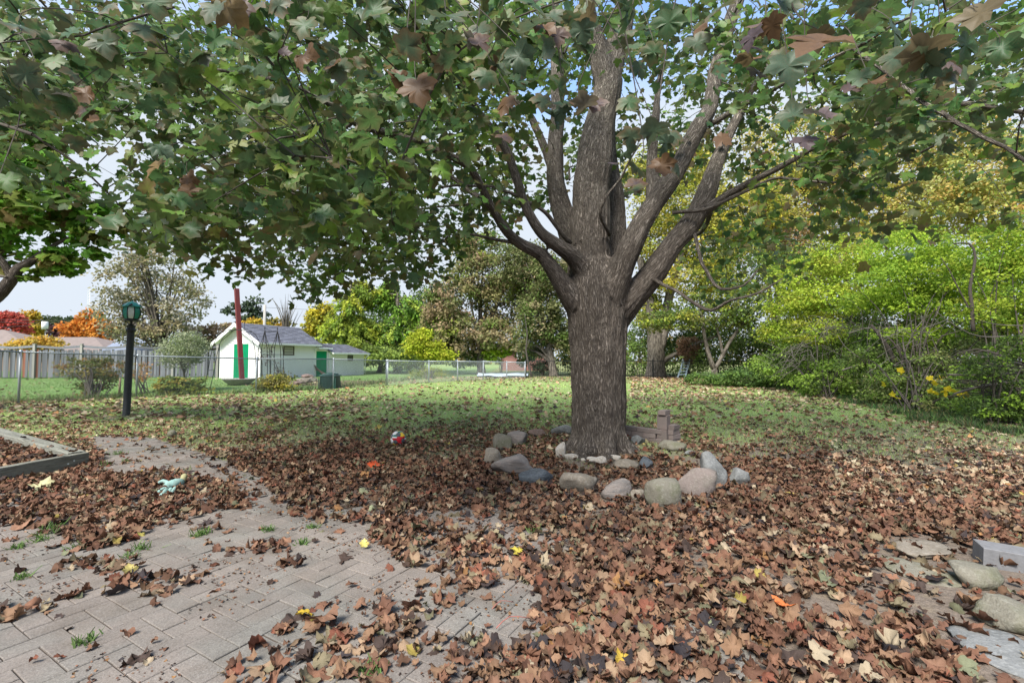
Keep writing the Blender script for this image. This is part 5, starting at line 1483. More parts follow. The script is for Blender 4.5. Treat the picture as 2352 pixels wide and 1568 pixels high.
larch("yellow-green drooping larch directly behind the lower shed", (800, 36), [Bp(800, 715, 60, 40, 36), Bp(770, 765, 50, 30, 35), Bp(820, 800, 70, 24, 35), Bp(850, 680, 40, 30, 37), Bp(830, 760, 60, 36, 36)], 0, [(.34, .42, .05), (.42, .46, .06), (.22, .32, .05), (.28, .36, .06)], P(806, 650, 36))
larch("greener drooping larch with visible grey trunk right of the shed", (912, 37), [Bp(905, 770, 70, 40, 37), Bp(950, 720, 50, 40, 37), Bp(880, 690, 50, 34, 38), Bp(960, 790, 50, 30, 37), Bp(930, 830, 60, 20, 37)], 0, [(.20, .36, .05), (.28, .42, .06), (.14, .26, .05), (.34, .42, .07)], P(914, 640, 37))
tree("dark_evergreen", "dark shaded evergreen filling in under the larches", "tree", (870, 850, 39), .2, [Bp(860, 800, 90, 26, 39), Bp(960, 790, 60, 40, 41), Bp(800, 760, 50, 50, 42), Bp(900, 740, 80, 50, 43), Bp(1000, 720, 60, 70, 42)], 14000, .26, DGR + MGR, 'trees behind the lawn')
shrub("bright_yellow_green_bush", "vivid yellow-green rounded bush behind the wire fence", (975, 850, 30), [Bp(960, 790, 30, 26, 30), Bp(990, 805, 34, 22, 30), Bp(1010, 815, 34, 16, 30), Bp(970, 770, 20, 16, 30)], 6000, .16, [(.36, .42, .03), (.30, .38, .03), (.44, .44, .05)], 'trees behind the lawn')
shrub("green_hedge", "long mid green hedge of mixed shrubs between the sheds and the far corner", (900, 850, 35), [Bp(855, 815, 50, 24, 35), Bp(920, 812, 50, 26, 34.5), Bp(1060, 820, 50, 22, 34), Bp(1200, 822, 24, 18, 36), Bp(880, 780, 60, 40, 38), Bp(1010, 770, 50, 50, 38)], 13000, .2, [(.20, .28, .06), (.14, .20, .05), (.26, .33, .06), (.10, .15, .05)], 'trees behind the lawn', clump=260)
shrub("vivid_green_bush", "small vivid green bush in front of the brick house", (1150, 845, 33), [Bp(1135, 812, 26, 18, 33), Bp(1160, 805, 16, 12, 33)], 2200, .16, LIME, 'trees behind the lawn')
shrub("yellow_ornamental_grass", "faded yellow-green clump seen through the wire fence", (985, 872), [Bp(985, 858, 40, 12, 28)], 1400, .2, YGR, 'trees behind the lawn', tmpl=needle, droop=-1)
tree("rosy_maple", "large broad tree turning rosy tan on its upper left side", "tree", (1105, 868, 33), .28, [Bp(1040, 690, 60, 60, 33), Bp(1100, 630, 60, 60, 34), Bp(1160, 690, 60, 70, 34), Bp(1060, 770, 70, 50, 33), Bp(1140, 770, 70, 40, 33), Bp(1210, 640, 50, 60, 35), Bp(1100, 570, 60, 40, 35), Bp(1010, 740, 40, 60, 34)], 36000, .21, PINK + PINK[:3] + OLV + YGR[1:2] + MGR, 'trees behind the lawn', clump=420)
tree("grey_green_tree", "tall grey-green tree with dark trunk left of the big maple's trunk", "tree", (1272, 862, 30), .26, [Bp(1240, 720, 50, 60, 30), Bp(1270, 640, 60, 50, 30), Bp(1230, 790, 50, 26, 31), Bp(1290, 760, 36, 40, 30), Bp(1200, 600, 60, 50, 31)], 22000, .18, PALE[1:] + MGR + OLV, 'trees behind the lawn', clump=300, nlimb=20)
tree("weeping_conifer", "dark weeping conifer beside the grey-green tree", "tree", (1245, 866, 31), .1, [Bp(1240, 820, 26, 30, 31), Bp(1252, 845, 26, 20, 31)], 1800, .25, [(.035, .06, .04), (.06, .09, .05)], 'trees behind the lawn', tmpl=needle, droop=1.2)
def sapling():
    b = MB(); Y = 28; p, r = smooth_path([P(1222, 869, Y), P(1213, 832, Y), P(1208, 800, Y), P(1211, 770, Y), P(1205, 720, Y)], [.07, .06, .05, .04, .02], .3); b.tube(p, r, 7)
    for q in ([(1210, 815), (1200, 806)], [(1209, 800), (1216, 780)]): b.tube([P(*q[0], Y), P(*q[1], Y)], [.035, .02], 5)
    tag(b.build("bare_sapling", M_twig), "thin bare dark sapling leaning in front of the brick house", "tree", 'trees behind the lawn')
sapling()

# ------------------------------------------------------------------ woods on the right
WT = 'trees along the back and right of the lawn'
def big_trunk_tree():
    Y = 27.5; g = np.array([*P(1506, 868, Y)[:2], .24]); e = empty("old_tree", tuple(g), "old tree with thick pale furrowed trunk at the back right of the big maple", "tree", WT)
    b = MB()
    for pts, r in (([(1505, 880), (1506, 862), (1507, 830), (1506, 790), (1500, 740), (1485, 660), (1470, 590)], [.75, .62, .50, .50, .42, .3, .2]),
                   ([(1512, 800), (1524, 760), (1535, 690), (1560, 600), (1590, 540)], [.40, .3, .26, .2, .12])):
        p, rr = smooth_path([P(x, y, Y) for x, y in pts], r, .3); b.tube(p, rr, 14, jit=.08)
    b.build("trunk", M_greybark, e, smooth=True)
    b = MB(); p, rr = smooth_path([P(1522, 835, Y), P(1535, 822, Y - .3), P(1570, 805, Y - .8), P(1600, 790, Y - 1.2), P(1650, 770, Y - 1.6)], [.15, .14, .12, .10, .05], .3); b.tube(p, rr, 8, jit=.06); b.build("limb", M_greybark, e)
    blobs = [Bp(1560, 470, 110, 60, 28), Bp(1640, 560, 100, 60, 28), Bp(1500, 560, 60, 70, 28), Bp(1600, 640, 110, 40, 27), Bp(1700, 500, 100, 70, 29), Bp(1540, 390, 120, 60, 29), Bp(1480, 690, 40, 40, 28)]
    V, Fc, Cc = crown_mesh(blobs, 40000, .18, YGR + [(.50, .42, .05), (.42, .38, .06), (.22, .26, .06), (.40, .36, .10)], quad, 520)
    link("crown", mesh_np("crown", V, [Fc], Cc), M_fol, e)
big_trunk_tree()
def forked_tree():
    Y = 24; e = empty("forked_tree", tuple(G(1648, 884)), "slender pale tree forking into a V at the back of the lawn", "tree", WT); b = MB()
    for pts, r in (([(1645, 890), (1643, 868), (1640, 845)], [.17, .15, .14]), ([(1640, 848), (1628, 815), (1618, 770), (1612, 730), (1600, 690)], [.13, .11, .09, .07, .04]), ([(1642, 848), (1658, 820), (1672, 792), (1690, 765), (1712, 735), (1740, 710)], [.12, .10, .09, .08, .06, .03]), ([(1660, 815), (1654, 780), (1646, 750), (1648, 720)], [.07, .06, .05, .03])):
        p, rr = smooth_path([P(x, y, Y) for x, y in pts], r, .2); b.tube(p, rr, 9, jit=.08)
    b.build("trunk", M_greybark, e, smooth=True)
    V, Fc, Cc = crown_mesh([Bp(1560, 735, 90, 26, 24), Bp(1650, 730, 90, 30, 24.5), Bp(1500, 740, 40, 26, 25), Bp(1700, 690, 60, 40, 24.5), Bp(1600, 700, 60, 26, 25)], 8000, .15, YGR + OLV + MGR, quad, 240)
    link("crown", mesh_np("crown", V, [Fc], Cc), M_fol, e)
forked_tree()
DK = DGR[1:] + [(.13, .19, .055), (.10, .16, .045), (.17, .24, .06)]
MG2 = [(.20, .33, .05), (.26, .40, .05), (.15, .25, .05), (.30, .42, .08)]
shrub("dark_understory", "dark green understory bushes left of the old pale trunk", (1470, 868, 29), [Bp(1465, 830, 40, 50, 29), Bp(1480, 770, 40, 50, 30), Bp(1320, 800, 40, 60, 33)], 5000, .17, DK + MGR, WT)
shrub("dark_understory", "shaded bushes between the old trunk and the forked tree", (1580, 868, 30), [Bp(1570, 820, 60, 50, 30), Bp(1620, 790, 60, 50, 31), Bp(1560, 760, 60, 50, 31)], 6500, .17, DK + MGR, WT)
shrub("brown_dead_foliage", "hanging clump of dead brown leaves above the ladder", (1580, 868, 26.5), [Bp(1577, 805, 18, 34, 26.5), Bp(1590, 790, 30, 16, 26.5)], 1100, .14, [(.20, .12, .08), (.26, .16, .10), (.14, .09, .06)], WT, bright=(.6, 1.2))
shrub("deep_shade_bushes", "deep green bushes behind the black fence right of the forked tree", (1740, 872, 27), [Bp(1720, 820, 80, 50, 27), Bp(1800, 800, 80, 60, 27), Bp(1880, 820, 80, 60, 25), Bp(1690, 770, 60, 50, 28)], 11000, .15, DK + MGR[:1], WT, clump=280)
shrub("green_ground_shrub", "low fresh-green bush at the edge of the lawn below the forked tree", (1690, 888), [Bp(1690, 868, 60, 20, 21), Bp(1750, 872, 40, 18, 20.5), Bp(1620, 868, 50, 14, 22)], 4500, .11, MGR + [(.14, .24, .07), (.10, .18, .06)], WT, clump=150)
tree("golden_maple", "tall golden and orange tree rising behind the lime thicket", "tree", (1950, 840, 34), .3, [Bp(1850, 440, 130, 90, 33), Bp(1980, 400, 130, 90, 33), Bp(2100, 480, 130, 80, 32), Bp(1900, 560, 130, 70, 32), Bp(1800, 340, 100, 80, 34), Bp(2020, 300, 120, 70, 34)], 38000, .22, [(.50, .42, .08), (.46, .44, .09), (.52, .34, .10), (.36, .38, .08), (.28, .32, .07), (.55, .42, .16), (.34, .42, .06)], WT, clump=460)
tree("rosy_tree", "tree tinged pink and orange between the golden tree and the limbs", "tree", (1780, 840, 30), .2, [Bp(1790, 540, 60, 60, 29), Bp(1750, 470, 60, 50, 30), Bp(1850, 620, 70, 40, 28)], 6500, .18, [(.42, .24, .13), (.36, .28, .10), (.22, .20, .08), (.20, .14, .10)], WT, clump=200)
tree("orange_tinged_tree", "olive and orange tree high at the right edge of the view", "tree", (2300, 850, 28), .3, [Bp(2250, 400, 120, 90, 26), Bp(2350, 480, 120, 80, 25), Bp(2180, 330, 100, 60, 27), Bp(2450, 380, 120, 100, 26), Bp(2150, 480, 100, 70, 27)], 28000, .19, [(.46, .38, .10), (.48, .32, .10), (.30, .36, .07), (.34, .40, .10), (.44, .44, .18)], WT, clump=330)
# lime thicket
def thicket(label, foot, blobs, n, cols, leaf=.10, stems=15, **k):
    return shrub("lime_thicket", label, foot, blobs, n, leaf, cols, 'tangled shrubs along the right of the lawn', stems=stems, sw=.02, spread=.35, **k)
LIME = [(.33, .46, .04), (.40, .50, .06), (.24, .38, .04)]
thicket("lime-green arching shrub at the left end of the thicket", (1905, 905), [Bp(1870, 760, 80, 30, 16.5), Bp(1850, 640, 80, 50, 18), Bp(1930, 590, 80, 50, 17.5), Bp(1830, 710, 70, 40, 18.5), Bp(1900, 690, 90, 40, 17), Bp(1990, 640, 80, 50, 16.5), Bp(1800, 760, 50, 36, 19)], 17000, LIME + YGR, clump=420)
thicket("tallest lime-green shrub with dark arching stems in the middle of the thicket", (2090, 935), [Bp(2100, 770, 90, 24, 13.2), Bp(2080, 570, 90, 50, 14.5), Bp(2050, 650, 100, 45, 14), Bp(2160, 620, 90, 60, 13.5), Bp(2130, 700, 90, 34, 13.5), Bp(2000, 700, 70, 30, 14.5)], 18000, LIME + [(.22, .36, .05)], .085, clump=450)
thicket("bright green shrub filling the right edge of the view", (2330, 955), [Bp(2250, 580, 90, 60, 12.5), Bp(2340, 640, 100, 60, 11.5), Bp(2300, 720, 90, 40, 11.5), Bp(2420, 560, 110, 90, 11.5), Bp(2400, 720, 80, 60, 11), Bp(2210, 680, 60, 40, 12.5)], 19000, LIME + [(.20, .34, .05), (.40, .42, .06)], .075, clump=460)
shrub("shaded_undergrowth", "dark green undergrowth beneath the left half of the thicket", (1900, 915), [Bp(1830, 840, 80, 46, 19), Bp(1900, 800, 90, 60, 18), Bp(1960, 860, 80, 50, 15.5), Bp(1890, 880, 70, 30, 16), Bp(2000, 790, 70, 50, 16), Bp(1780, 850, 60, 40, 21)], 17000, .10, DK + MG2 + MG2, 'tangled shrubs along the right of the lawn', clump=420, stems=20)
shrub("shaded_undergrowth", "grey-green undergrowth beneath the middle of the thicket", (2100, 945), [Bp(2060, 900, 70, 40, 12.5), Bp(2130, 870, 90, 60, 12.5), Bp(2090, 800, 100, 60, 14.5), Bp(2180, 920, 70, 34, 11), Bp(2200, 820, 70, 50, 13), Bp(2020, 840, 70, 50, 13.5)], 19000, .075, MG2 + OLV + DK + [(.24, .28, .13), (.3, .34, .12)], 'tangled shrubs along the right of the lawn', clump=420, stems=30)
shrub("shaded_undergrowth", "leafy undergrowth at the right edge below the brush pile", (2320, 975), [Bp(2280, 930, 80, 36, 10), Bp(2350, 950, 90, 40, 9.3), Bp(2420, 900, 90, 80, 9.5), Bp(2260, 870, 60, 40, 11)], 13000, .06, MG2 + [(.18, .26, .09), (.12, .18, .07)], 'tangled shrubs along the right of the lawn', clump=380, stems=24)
def twig_mass(name, label, pts, n, L, r, col, Y, spread, group, up=(0, 0, .3), cat='branches'):
    g = G(*pts[-1]) if False else P(pts[0][0], pts[0][1], Y); e = empty(name, (g[0], g[1], 0), label, cat, group); b = MB()
    for i in range(n):
        x, y = random.choice(pts); s = P(x + random.gauss(0, spread), y + random.gauss(0, spread * .6), Y + random.gauss(0, .6))
        d = rand_dirs(1)[0] * np.array([1, .5, .6]) + np.array(up); d /= np.linalg.norm(d); l = L * random.uniform(.4, 1.2)
        m = s + d * l * .5 + rng.normal(0, .08 * l, 3); q, rr = smooth_path([s, m, s + d * l + np.array([0, 0, -.12 * l])], [r, r * .7, r * .25], .2); b.tube(q, rr, 4, caps=False)
    tag(b.build("twigs", col, e), kind="stuff"); return e
M_deadwood = mat("grey_deadwood", (0.135, 0.118, 0.10), rough=.95)
M_darkwood = mat("dark_wood", (0.06, 0.05, 0.04), rough=.95)
shrub("back_thicket", "mid green mass of leaves behind the left half of the lime thicket", (1850, 890, 23), [Bp(1780, 720, 90, 70, 23), Bp(1880, 740, 100, 70, 21), Bp(1700, 620, 80, 70, 26), Bp(1960, 720, 90, 60, 20), Bp(1830, 620, 90, 70, 23)], 16000, .14, MGR + YGR[:2] + DGR, WT, clump=420)
shrub("back_thicket", "olive green mass of leaves behind the right half of the lime thicket", (2200, 920, 17), [Bp(2060, 740, 90, 60, 18), Bp(2180, 740, 100, 60, 16), Bp(2300, 760, 110, 60, 14.5), Bp(2420, 740, 100, 90, 14), Bp(2120, 640, 100, 60, 18), Bp(2280, 640, 110, 60, 16)], 20000, .11, MGR + LIME[2:] + DGR + OLV, WT, clump=520)
twig_mass("dead_twigs", "spray of grey dead twigs drooping at the left of the thicket", [(1890, 760), (1850, 800), (1930, 745), (1990, 760), (1820, 830)], 150, .9, .009, M_deadwood, 15.5, 22, 'bare branches in the thicket', (-.5, 0, -.3))
twig_mass("dead_twigs", "tangle of thin grey twigs in the middle of the thicket", [(2050, 780), (2120, 790), (2060, 850), (2160, 770)], 70, 1.0, .010, M_deadwood, 12.5, 30, 'bare branches in the thicket', (.1, 0, .5))
def limbs(label, cols, lst, name="bare_limb"):
    e = empty(name, tuple(G(lst[0][0][0][0], max(lst[0][0][0][1], 880))), label, "branch", 'bare branches in the thicket')
    for pts, Y, r in lst:
        p, rr = smooth_path([P(x, y, Y + .1 * i) for i, (x, y) in enumerate(pts)], np.linspace(r, r * .4, len(pts)), .15); b = MB(); b.tube(p, rr, 7, jit=.06); b.build("branch", cols, e)
limbs("dark forked stem arching up through the middle of the lime thicket", M_darkwood, [([(2090, 950), (2080, 900), (2066, 860), (2040, 800), (2020, 770), (2000, 745)], 12.6, .09), ([(2080, 905), (2078, 850), (2062, 800), (2040, 775)], 12.4, .05), ([(2110, 950), (2115, 880), (2140, 840), (2150, 790), (2180, 760)], 12.5, .04)])
limbs("dark upright stem among bright leaves at the right", M_darkwood, [([(2235, 760), (2232, 700), (2228, 660), (2240, 590), (2226, 560), (2190, 560)], 11.3, .045), ([(2232, 720), (2200, 660), (2180, 620), (2160, 590)], 11.4, .02), ([(2235, 740), (2270, 690), (2290, 640)], 11.5, .02)])
limbs("pale fallen limbs crossing low at the left of the thicket", M_deadwood, [([(1935, 850), (1965, 840), (1990, 835)], 13.5, .025), ([(1990, 835), (1965, 815), (1940, 795), (1925, 770)], 13.5, .018), ([(1950, 765), (2000, 752), (2060, 755)], 13.3, .02), ([(2352, 770), (2250, 772), (2190, 745), (2150, 715)], 10.5, .014), ([(2352, 748), (2290, 745), (2250, 735)], 10.4, .012)])
M_darkdead = mat('dark_brushwood', (0.075, 0.064, 0.052), rough=.95, noise=[(6, 3, (.5,), .4, .7, .6)])  # darker wood colour for the sticks of the brush pile
def brush_pile():
    e = empty("brush_pile", tuple(G(2330, 940)), "pile of long dead branches heaped at the right edge", "brush pile"); b = MB()
    for i in range(70):
        Y = random.uniform(9.5, 11.5); y = random.uniform(800, 915); x0 = random.uniform(2170, 2300)
        L = random.uniform(1.2, 3.2); s = P(x0, y, Y); d = np.array([1, random.gauss(-.25, .2), random.gauss(-.03, .12)]); d /= np.linalg.norm(d)
        q, r = smooth_path([s, s + d * L * .35 + rng.normal(0, .13, 3), s + d * L * .7 + rng.normal(0, .13, 3), s + d * L], [.006, .012, .016, .018], .2); b.tube(q, r * random.uniform(.6, 1.6), 5)
    tag(b.build("sticks", M_darkdead, e), kind="stuff")
    for pts in ([(2190, 905), (2240, 890), (2300, 880), (2380, 868)], [(2200, 830), (2260, 820), (2310, 828), (2400, 850)], [(2180, 860), (2260, 862), (2350, 855), (2420, 858)]):
        b = MB(); p, r = smooth_path([P(x, y, 9.6) for x, y in pts], [.025, .035, .04, .045], .2); b.tube(p, r * .8, 8, jit=.06); b.build("branch", M_deadwood, e)
brush_pile()
shrub("leafy_bush", "fresh green bush half hiding the brush pile at the right edge", (2290, 968, 9.2), [Bp(2260, 840, 50, 34, 9.2), Bp(2340, 800, 50, 30, 9.2), Bp(2360, 900, 50, 40, 9), Bp(2290, 930, 60, 24, 9)], 3800, .06, MGR + LIME[2:] + DGR, "tangled shrubs along the right of the lawn", clump=170, shell=.2)
def yellow_sprig():
    e = empty("yellow_leaf_sprig", tuple(G(2170, 960)), "sprig of bright yellow leaves hanging in front of the brush", "plant"); Y = 10.2
    b = MB(); p, r = smooth_path([P(2110, 890, Y), P(2140, 875, Y), P(2180, 890, Y), P(2220, 912, Y)], [.006] * 4, .1); b.tube(p, r, 4); b.build("stem", M_twig, e)
    for i, (x, y) in enumerate([(2135, 868), (2150, 874), (2160, 868), (2146, 880), (2137, 898), (2150, 902), (2165, 900), (2178, 893), (2190, 897), (2205, 905), (2214, 912), (2220, 905), (2172, 905), (2068, 850), (2074, 856), (2030, 882), (2060, 912), (2050, 905)]):
        V, T, E = T2[i % 5]; me = mesh_np("leaf", V * .12, [T], (.62, .50, .03)); o = link("leaf", me, M_fol, e, False); q = P(x, y, Y - .05) - G(2170, 960); o.location = q; o.rotation_euler = (R(70) + random.gauss(0, .4), random.gauss(0, .4), random.uniform(0, 6))
yellow_sprig()
def ladder():
    e = empty("ladder", tuple(G(1568, 872)), "pale blue ladder leaning in the shade beside the old trunk", "ladder"); M_l = mat("pale_blue_metal", (.45, .56, .62), rough=.5); Y = 26
    a0, a1, t0, t1 = P(1556, 868, Y), P(1574, 866, Y), P(1570, 826, Y + .7), P(1584, 826, Y + .7)
    for a, t in ((a0, t0), (a1, t1)): b = MB(); b.tube([a, t], .045, 4); b.build("rail", M_l, e)
    for k in range(1, 6): b = MB(); f = k / 6; b.tube([a0 + (t0 - a0) * f, a1 + (t1 - a1) * f], .03, 4); b.build("rung", M_l, e)
    b = MB(); b.tube([P(1568, 814, Y + .5), P(1580, 814, Y + .5)], .04, 4); b.build("top_bar", mat("pale_board", (.6, .58, .52)), e)
ladder()
tree("edge_maple", "maple whose branch and bright green leaves reach in at the left edge", "tree", (-420, 930, None), .3,
     [Bp(-60, 560, 120, 60, 8.0), Bp(60, 500, 90, 60, 7.6), Bp(120, 600, 90, 30, 7.8), Bp(-100, 420, 150, 90, 8.2), Bp(60, 400, 100, 50, 7.6), Bp(30, 630, 40, 16, 7.8), Bp(200, 560, 60, 30, 7.6), Bp(170, 470, 90, 50, 7.8), Bp(250, 520, 60, 40, 7.9), Bp(0, 330, 140, 60, 8)], 5600, .115,
     [(.12, .30, .035), (.16, .34, .04), (.10, .22, .03), (.2, .28, .05), (.24, .18, .07)], 'maple trees', tmpl=T1, nlimb=6, clump=230, shell=.2, up=.8)
def edge_limb():
    b = MB(); p, r = smooth_path([P(-420, 760, 8), P(-100, 720, 8), P(-20, 690, 7.9), P(20, 650, 7.8), P(40, 620, 7.8), P(75, 598, 7.7), P(130, 560, 7.7), P(220, 520, 7.6)], [.14, .11, .1, .095, .085, .06, .03, .015], .1); b.tube(p, r, 10, jit=.04)
    o = b.build("limb", M_bark, bpy.data.objects["edge_maple"], smooth=True)
    b = MB(); p, r = smooth_path([P(30, 640, 7.8), P(5, 600, 7.7), P(-30, 560, 7.6)], [.07, .05, .03], .1); b.tube(p, r, 8); b.build("limb", M_bark, bpy.data.objects["edge_maple"], smooth=True)
edge_limb()

# ------------------------------------------------------------------ far houses, pole, mast, wires
def house(name, label, px0, px1, Y, eave_y, ridge_y, rpx0, rpx1, wallc, roofc, depth=7, wins=()):
    gz = float(hz(0, Y)); a, c = P(px0, 828, Y), P(px1, 828, Y); ez = P(px0, eave_y, Y)[2]; rz = P(px0, ridge_y, Y + depth / 2)[2]
    e = empty(name, ((a[0] + c[0]) / 2, Y, gz), label, "house", "houses beyond the gardens")
    b = MB(); b.box(((a[0] + c[0]) / 2, Y + depth / 2, (ez + gz) / 2), (c[0] - a[0], depth, ez - gz)); b.build("wall", wallc, e)
    r0, r1 = P(rpx0, 828, Y + depth / 2)[0], P(rpx1, 828, Y + depth / 2)[0]; o = .5; x0, x1 = a[0] - o, c[0] + o
    V = [(x0, Y - o, ez), (x1, Y - o, ez), (x1, Y + depth + o, ez), (x0, Y + depth + o, ez), (r0, Y + depth / 2, rz), (r1, Y + depth / 2, rz)]
    V += [(x, y, z - .12) for x, y, z in V[:4]]
    b = MB(); b.add(V, [(0, 1, 5, 4), (2, 3, 4, 5), (1, 2, 5), (3, 0, 4), (6, 9, 8, 7), (0, 6, 7, 1), (1, 7, 8, 2), (2, 8, 9, 3), (3, 9, 6, 0)]); b.build("roof", roofc, e)
    for wx0, wx1, wy0, wy1 in wins:
        A_, B2 = P(wx0, wy1, Y), P(wx1, wy0, Y); w = MB(); w.box(((A_[0] + B2[0]) / 2, Y - .02, (A_[2] + B2[2]) / 2), (B2[0] - A_[0], .1, B2[2] - A_[2])); wo = w.build("window", M_trim, e)
        w = MB(); w.box(((A_[0] + B2[0]) / 2, Y - .08, (A_[2] + B2[2]) / 2), ((B2[0] - A_[0]) * .75, .04, (B2[2] - A_[2]) * .75)); w.build("pane", M_win, wo)
    return e
M_r1 = mat("brown_pink_roof", (.20, .16, .14), rough=.9, noise=[(3, 4, (.7,), .4, .7, .6)]); M_r2 = mat("blue_grey_roof", (.20, .23, .29), rough=.9, noise=[(3, 4, (.75,), .4, .7, .6)])
M_w1 = mat("tan_wall", (.30, .22, .17), rough=.9); M_w2 = mat("red_brick_wall", (.27, .14, .12), rough=.9, noise=[(2, 4, (.75,), .4, .7, .5)])
house("house", "low house with brown-pink hip roof at the far left edge", -140, 82, 44, 804, 757, -90, 6, M_w1, M_r1)
house("house", "low house with wide brown roof behind the board fence", 92, 245, 40, 807, 774, 118, 215, M_w1, M_r1)
house("house", "house with blue-grey gable roof beside the utility pole", 88, 135, 58, 790, 766, 112, 128, M_trim, M_r2)
house("house", "red brick house glimpsed past the far corner of the lawn", 1152, 1262, 46, 800, 770, 1180, 1240, M_w2, M_r2, wins=[(1187, 1199, 807, 824), (1212, 1219, 800, 822)])
def carport():
    Y = 31; e = empty("carport", tuple(P(300, 828, Y)[:2]) + (.25,), "low grey-roofed outbuilding just behind the board fence", "outbuilding", "houses beyond the gardens")
    V = [P(226, 807, Y), P(330, 811, Y - .5), P(398, 796, Y + 1), P(318, 780, Y + 3.5), P(262, 786, Y + 3)]; V2 = [v - [0, 0, .14] for v in V]
    b = MB(); b.add(V + V2, [(0, 1, 2, 3), (0, 3, 4), (5, 8, 7, 6), (0, 5, 6, 1), (1, 6, 7, 2), (2, 7, 8, 3)]); b.build("roof", M_r2, e)
    b = MB(); c = P(350, 828, Y + 1.2); b.box((c[0], c[1], 1.0), (2.4, 1.6, 1.7)); b.build("wall", mat("brown_boards", (.20, .09, .05), rough=.9), e)
carport()
def utility_pole(px, y0, Y, r, label, tr):
    e = empty("utility_pole", (*P(px, 828, Y)[:2], .2), label, "utility pole", "utility poles"); b = MB(); x = P(px, y0, Y)
    b.tube([(x[0], Y, .2), tuple(x)], r, 8); b.build("pole", mat("pole_wood", (.34, .33, .30), rough=.9), e)
    if tr: b = MB(); b.lathe([(.001, 0), (.3, .02), (.3, .9), (.001, .92)], P(px - 5.5, 756, Y - .3), 12); b.build("transformer", M_trim, e)
utility_pole(108, 740, 55, .14, "grey utility pole with a pale transformer among the far trees", True)
utility_pole(608.5, 700, 45, .13, "plain wooden utility pole rising behind the shed roof", False)
def wires():
    e = empty("utility_wires", (*P(108, 828, 55)[:2], 5.0), "thin overhead wires running across the far trees at the left", "wires")
    for (a, c) in (((-40, 732), (205, 736)), ((-40, 738), (200, 742)), ((108, 744), (-40, 752)), ((608, 706), (900, 716))):
        p = [P(a[0] + (c[0] - a[0]) * t, a[1] + (c[1] - a[1]) * t + 6 * t * (1 - t), 52) for t in np.linspace(0, 1, 8)]; b = MB(); b.tube(p, .022, 3); b.build("wire", M_iron, e)
wires()
def mast():
    Y = 58; e = empty("radio_mast", (*P(205, 828, Y)[:2], .2), "thin red and white lattice mast rising behind the orange tree", "mast"); c = P(205, 665, Y)
    M_mr = mat("mast_red", (.55, .16, .10)); M_mw = mat("mast_white", (.7, .7, .68))
    for k in range(7):
        z0, z1 = .2 + (c[2] - .2) * k / 7, .2 + (c[2] - .2) * (k + 1) / 7; b = MB(); w = .13
        for i in range(3):
            a = i * 2.094; a2 = (i + 1) * 2.094
            b.tube([(c[0] + w * math.cos(a), Y + w * math.sin(a), z0), (c[0] + w * math.cos(a), Y + w * math.sin(a), z1)], .016, 3)
            for j in range(4):
                q0, q1 = z0 + (z1 - z0) * j / 4, z0 + (z1 - z0) * (j + 1) / 4; b.tube([(c[0] + w * math.cos(a), Y + w * math.sin(a), q0), (c[0] + w * math.cos(a2), Y + w * math.sin(a2), q1)], .01, 3)
        b.build("mast_section", M_mr if k in (2, 3) else M_mw, e)
mast()
def pool_cover():
    b = MB(); pts = [G(1098, 866), G(1150, 866), G(1205, 867), G(1215, 860), G(1150, 858), G(1100, 860)]
    nx, ny = 24, 8; V = []; a, c, d_, e_ = G(1095, 867), G(1212, 867), G(1215, 860), G(1098, 861)
    for j in range(ny):
        for i in range(nx):
            u, v = i / (nx - 1), j / (ny - 1); q = (a * (1 - u) + c * u) * (1 - v) + (e_ * (1 - u) + d_ * u) * v; V.append(q + [0, 0, .10 + .10 * mnoise.noise(Vector(q * 1.3))])
    b.add(V, [(j * nx + i, j * nx + i + 1, (j + 1) * nx + i + 1, (j + 1) * nx + i) for j in range(ny - 1) for i in range(nx - 1)])
    o = b.build("tarpaulin", mat("pale_blue_tarp", (.50, .58, .66), rough=.5, noise=[(1.5, 3, (.25, .30, .30), .5, .65, .7)])); tag(o, "pale blue crumpled tarpaulin on the ground behind the far fence corner", "tarpaulin")
pool_cover()

# ------------------------------------------------------------------ hedgerow closing the horizon, tall grass along the fence
def treeline():
    e = []
    cols = DGR + OLV + [(.3, .2, .08), (.35, .28, .06), (.2, .2, .08)]
    blobs = []
    for a in np.linspace(-75, 75, 46):
        r = 115; x = r * math.sin(R(a)); y = r * math.cos(R(a)) + 5; h = random.uniform(3.4, 5.2) + (3.5 if a > 8 else 0); blobs.append((np.array([x, y, h * .45]), (5, 4, h * .62)))
    V, Fc, Cc = crown_mesh(blobs, 26000, .8, cols, quad, 1100, sig=.2)
    tag(link("distant_woods", mesh_np("distant_woods", V, [Fc], Cc), M_fol), "far band of mixed autumn woods closing the horizon", "woods", kind='stuff')
treeline()

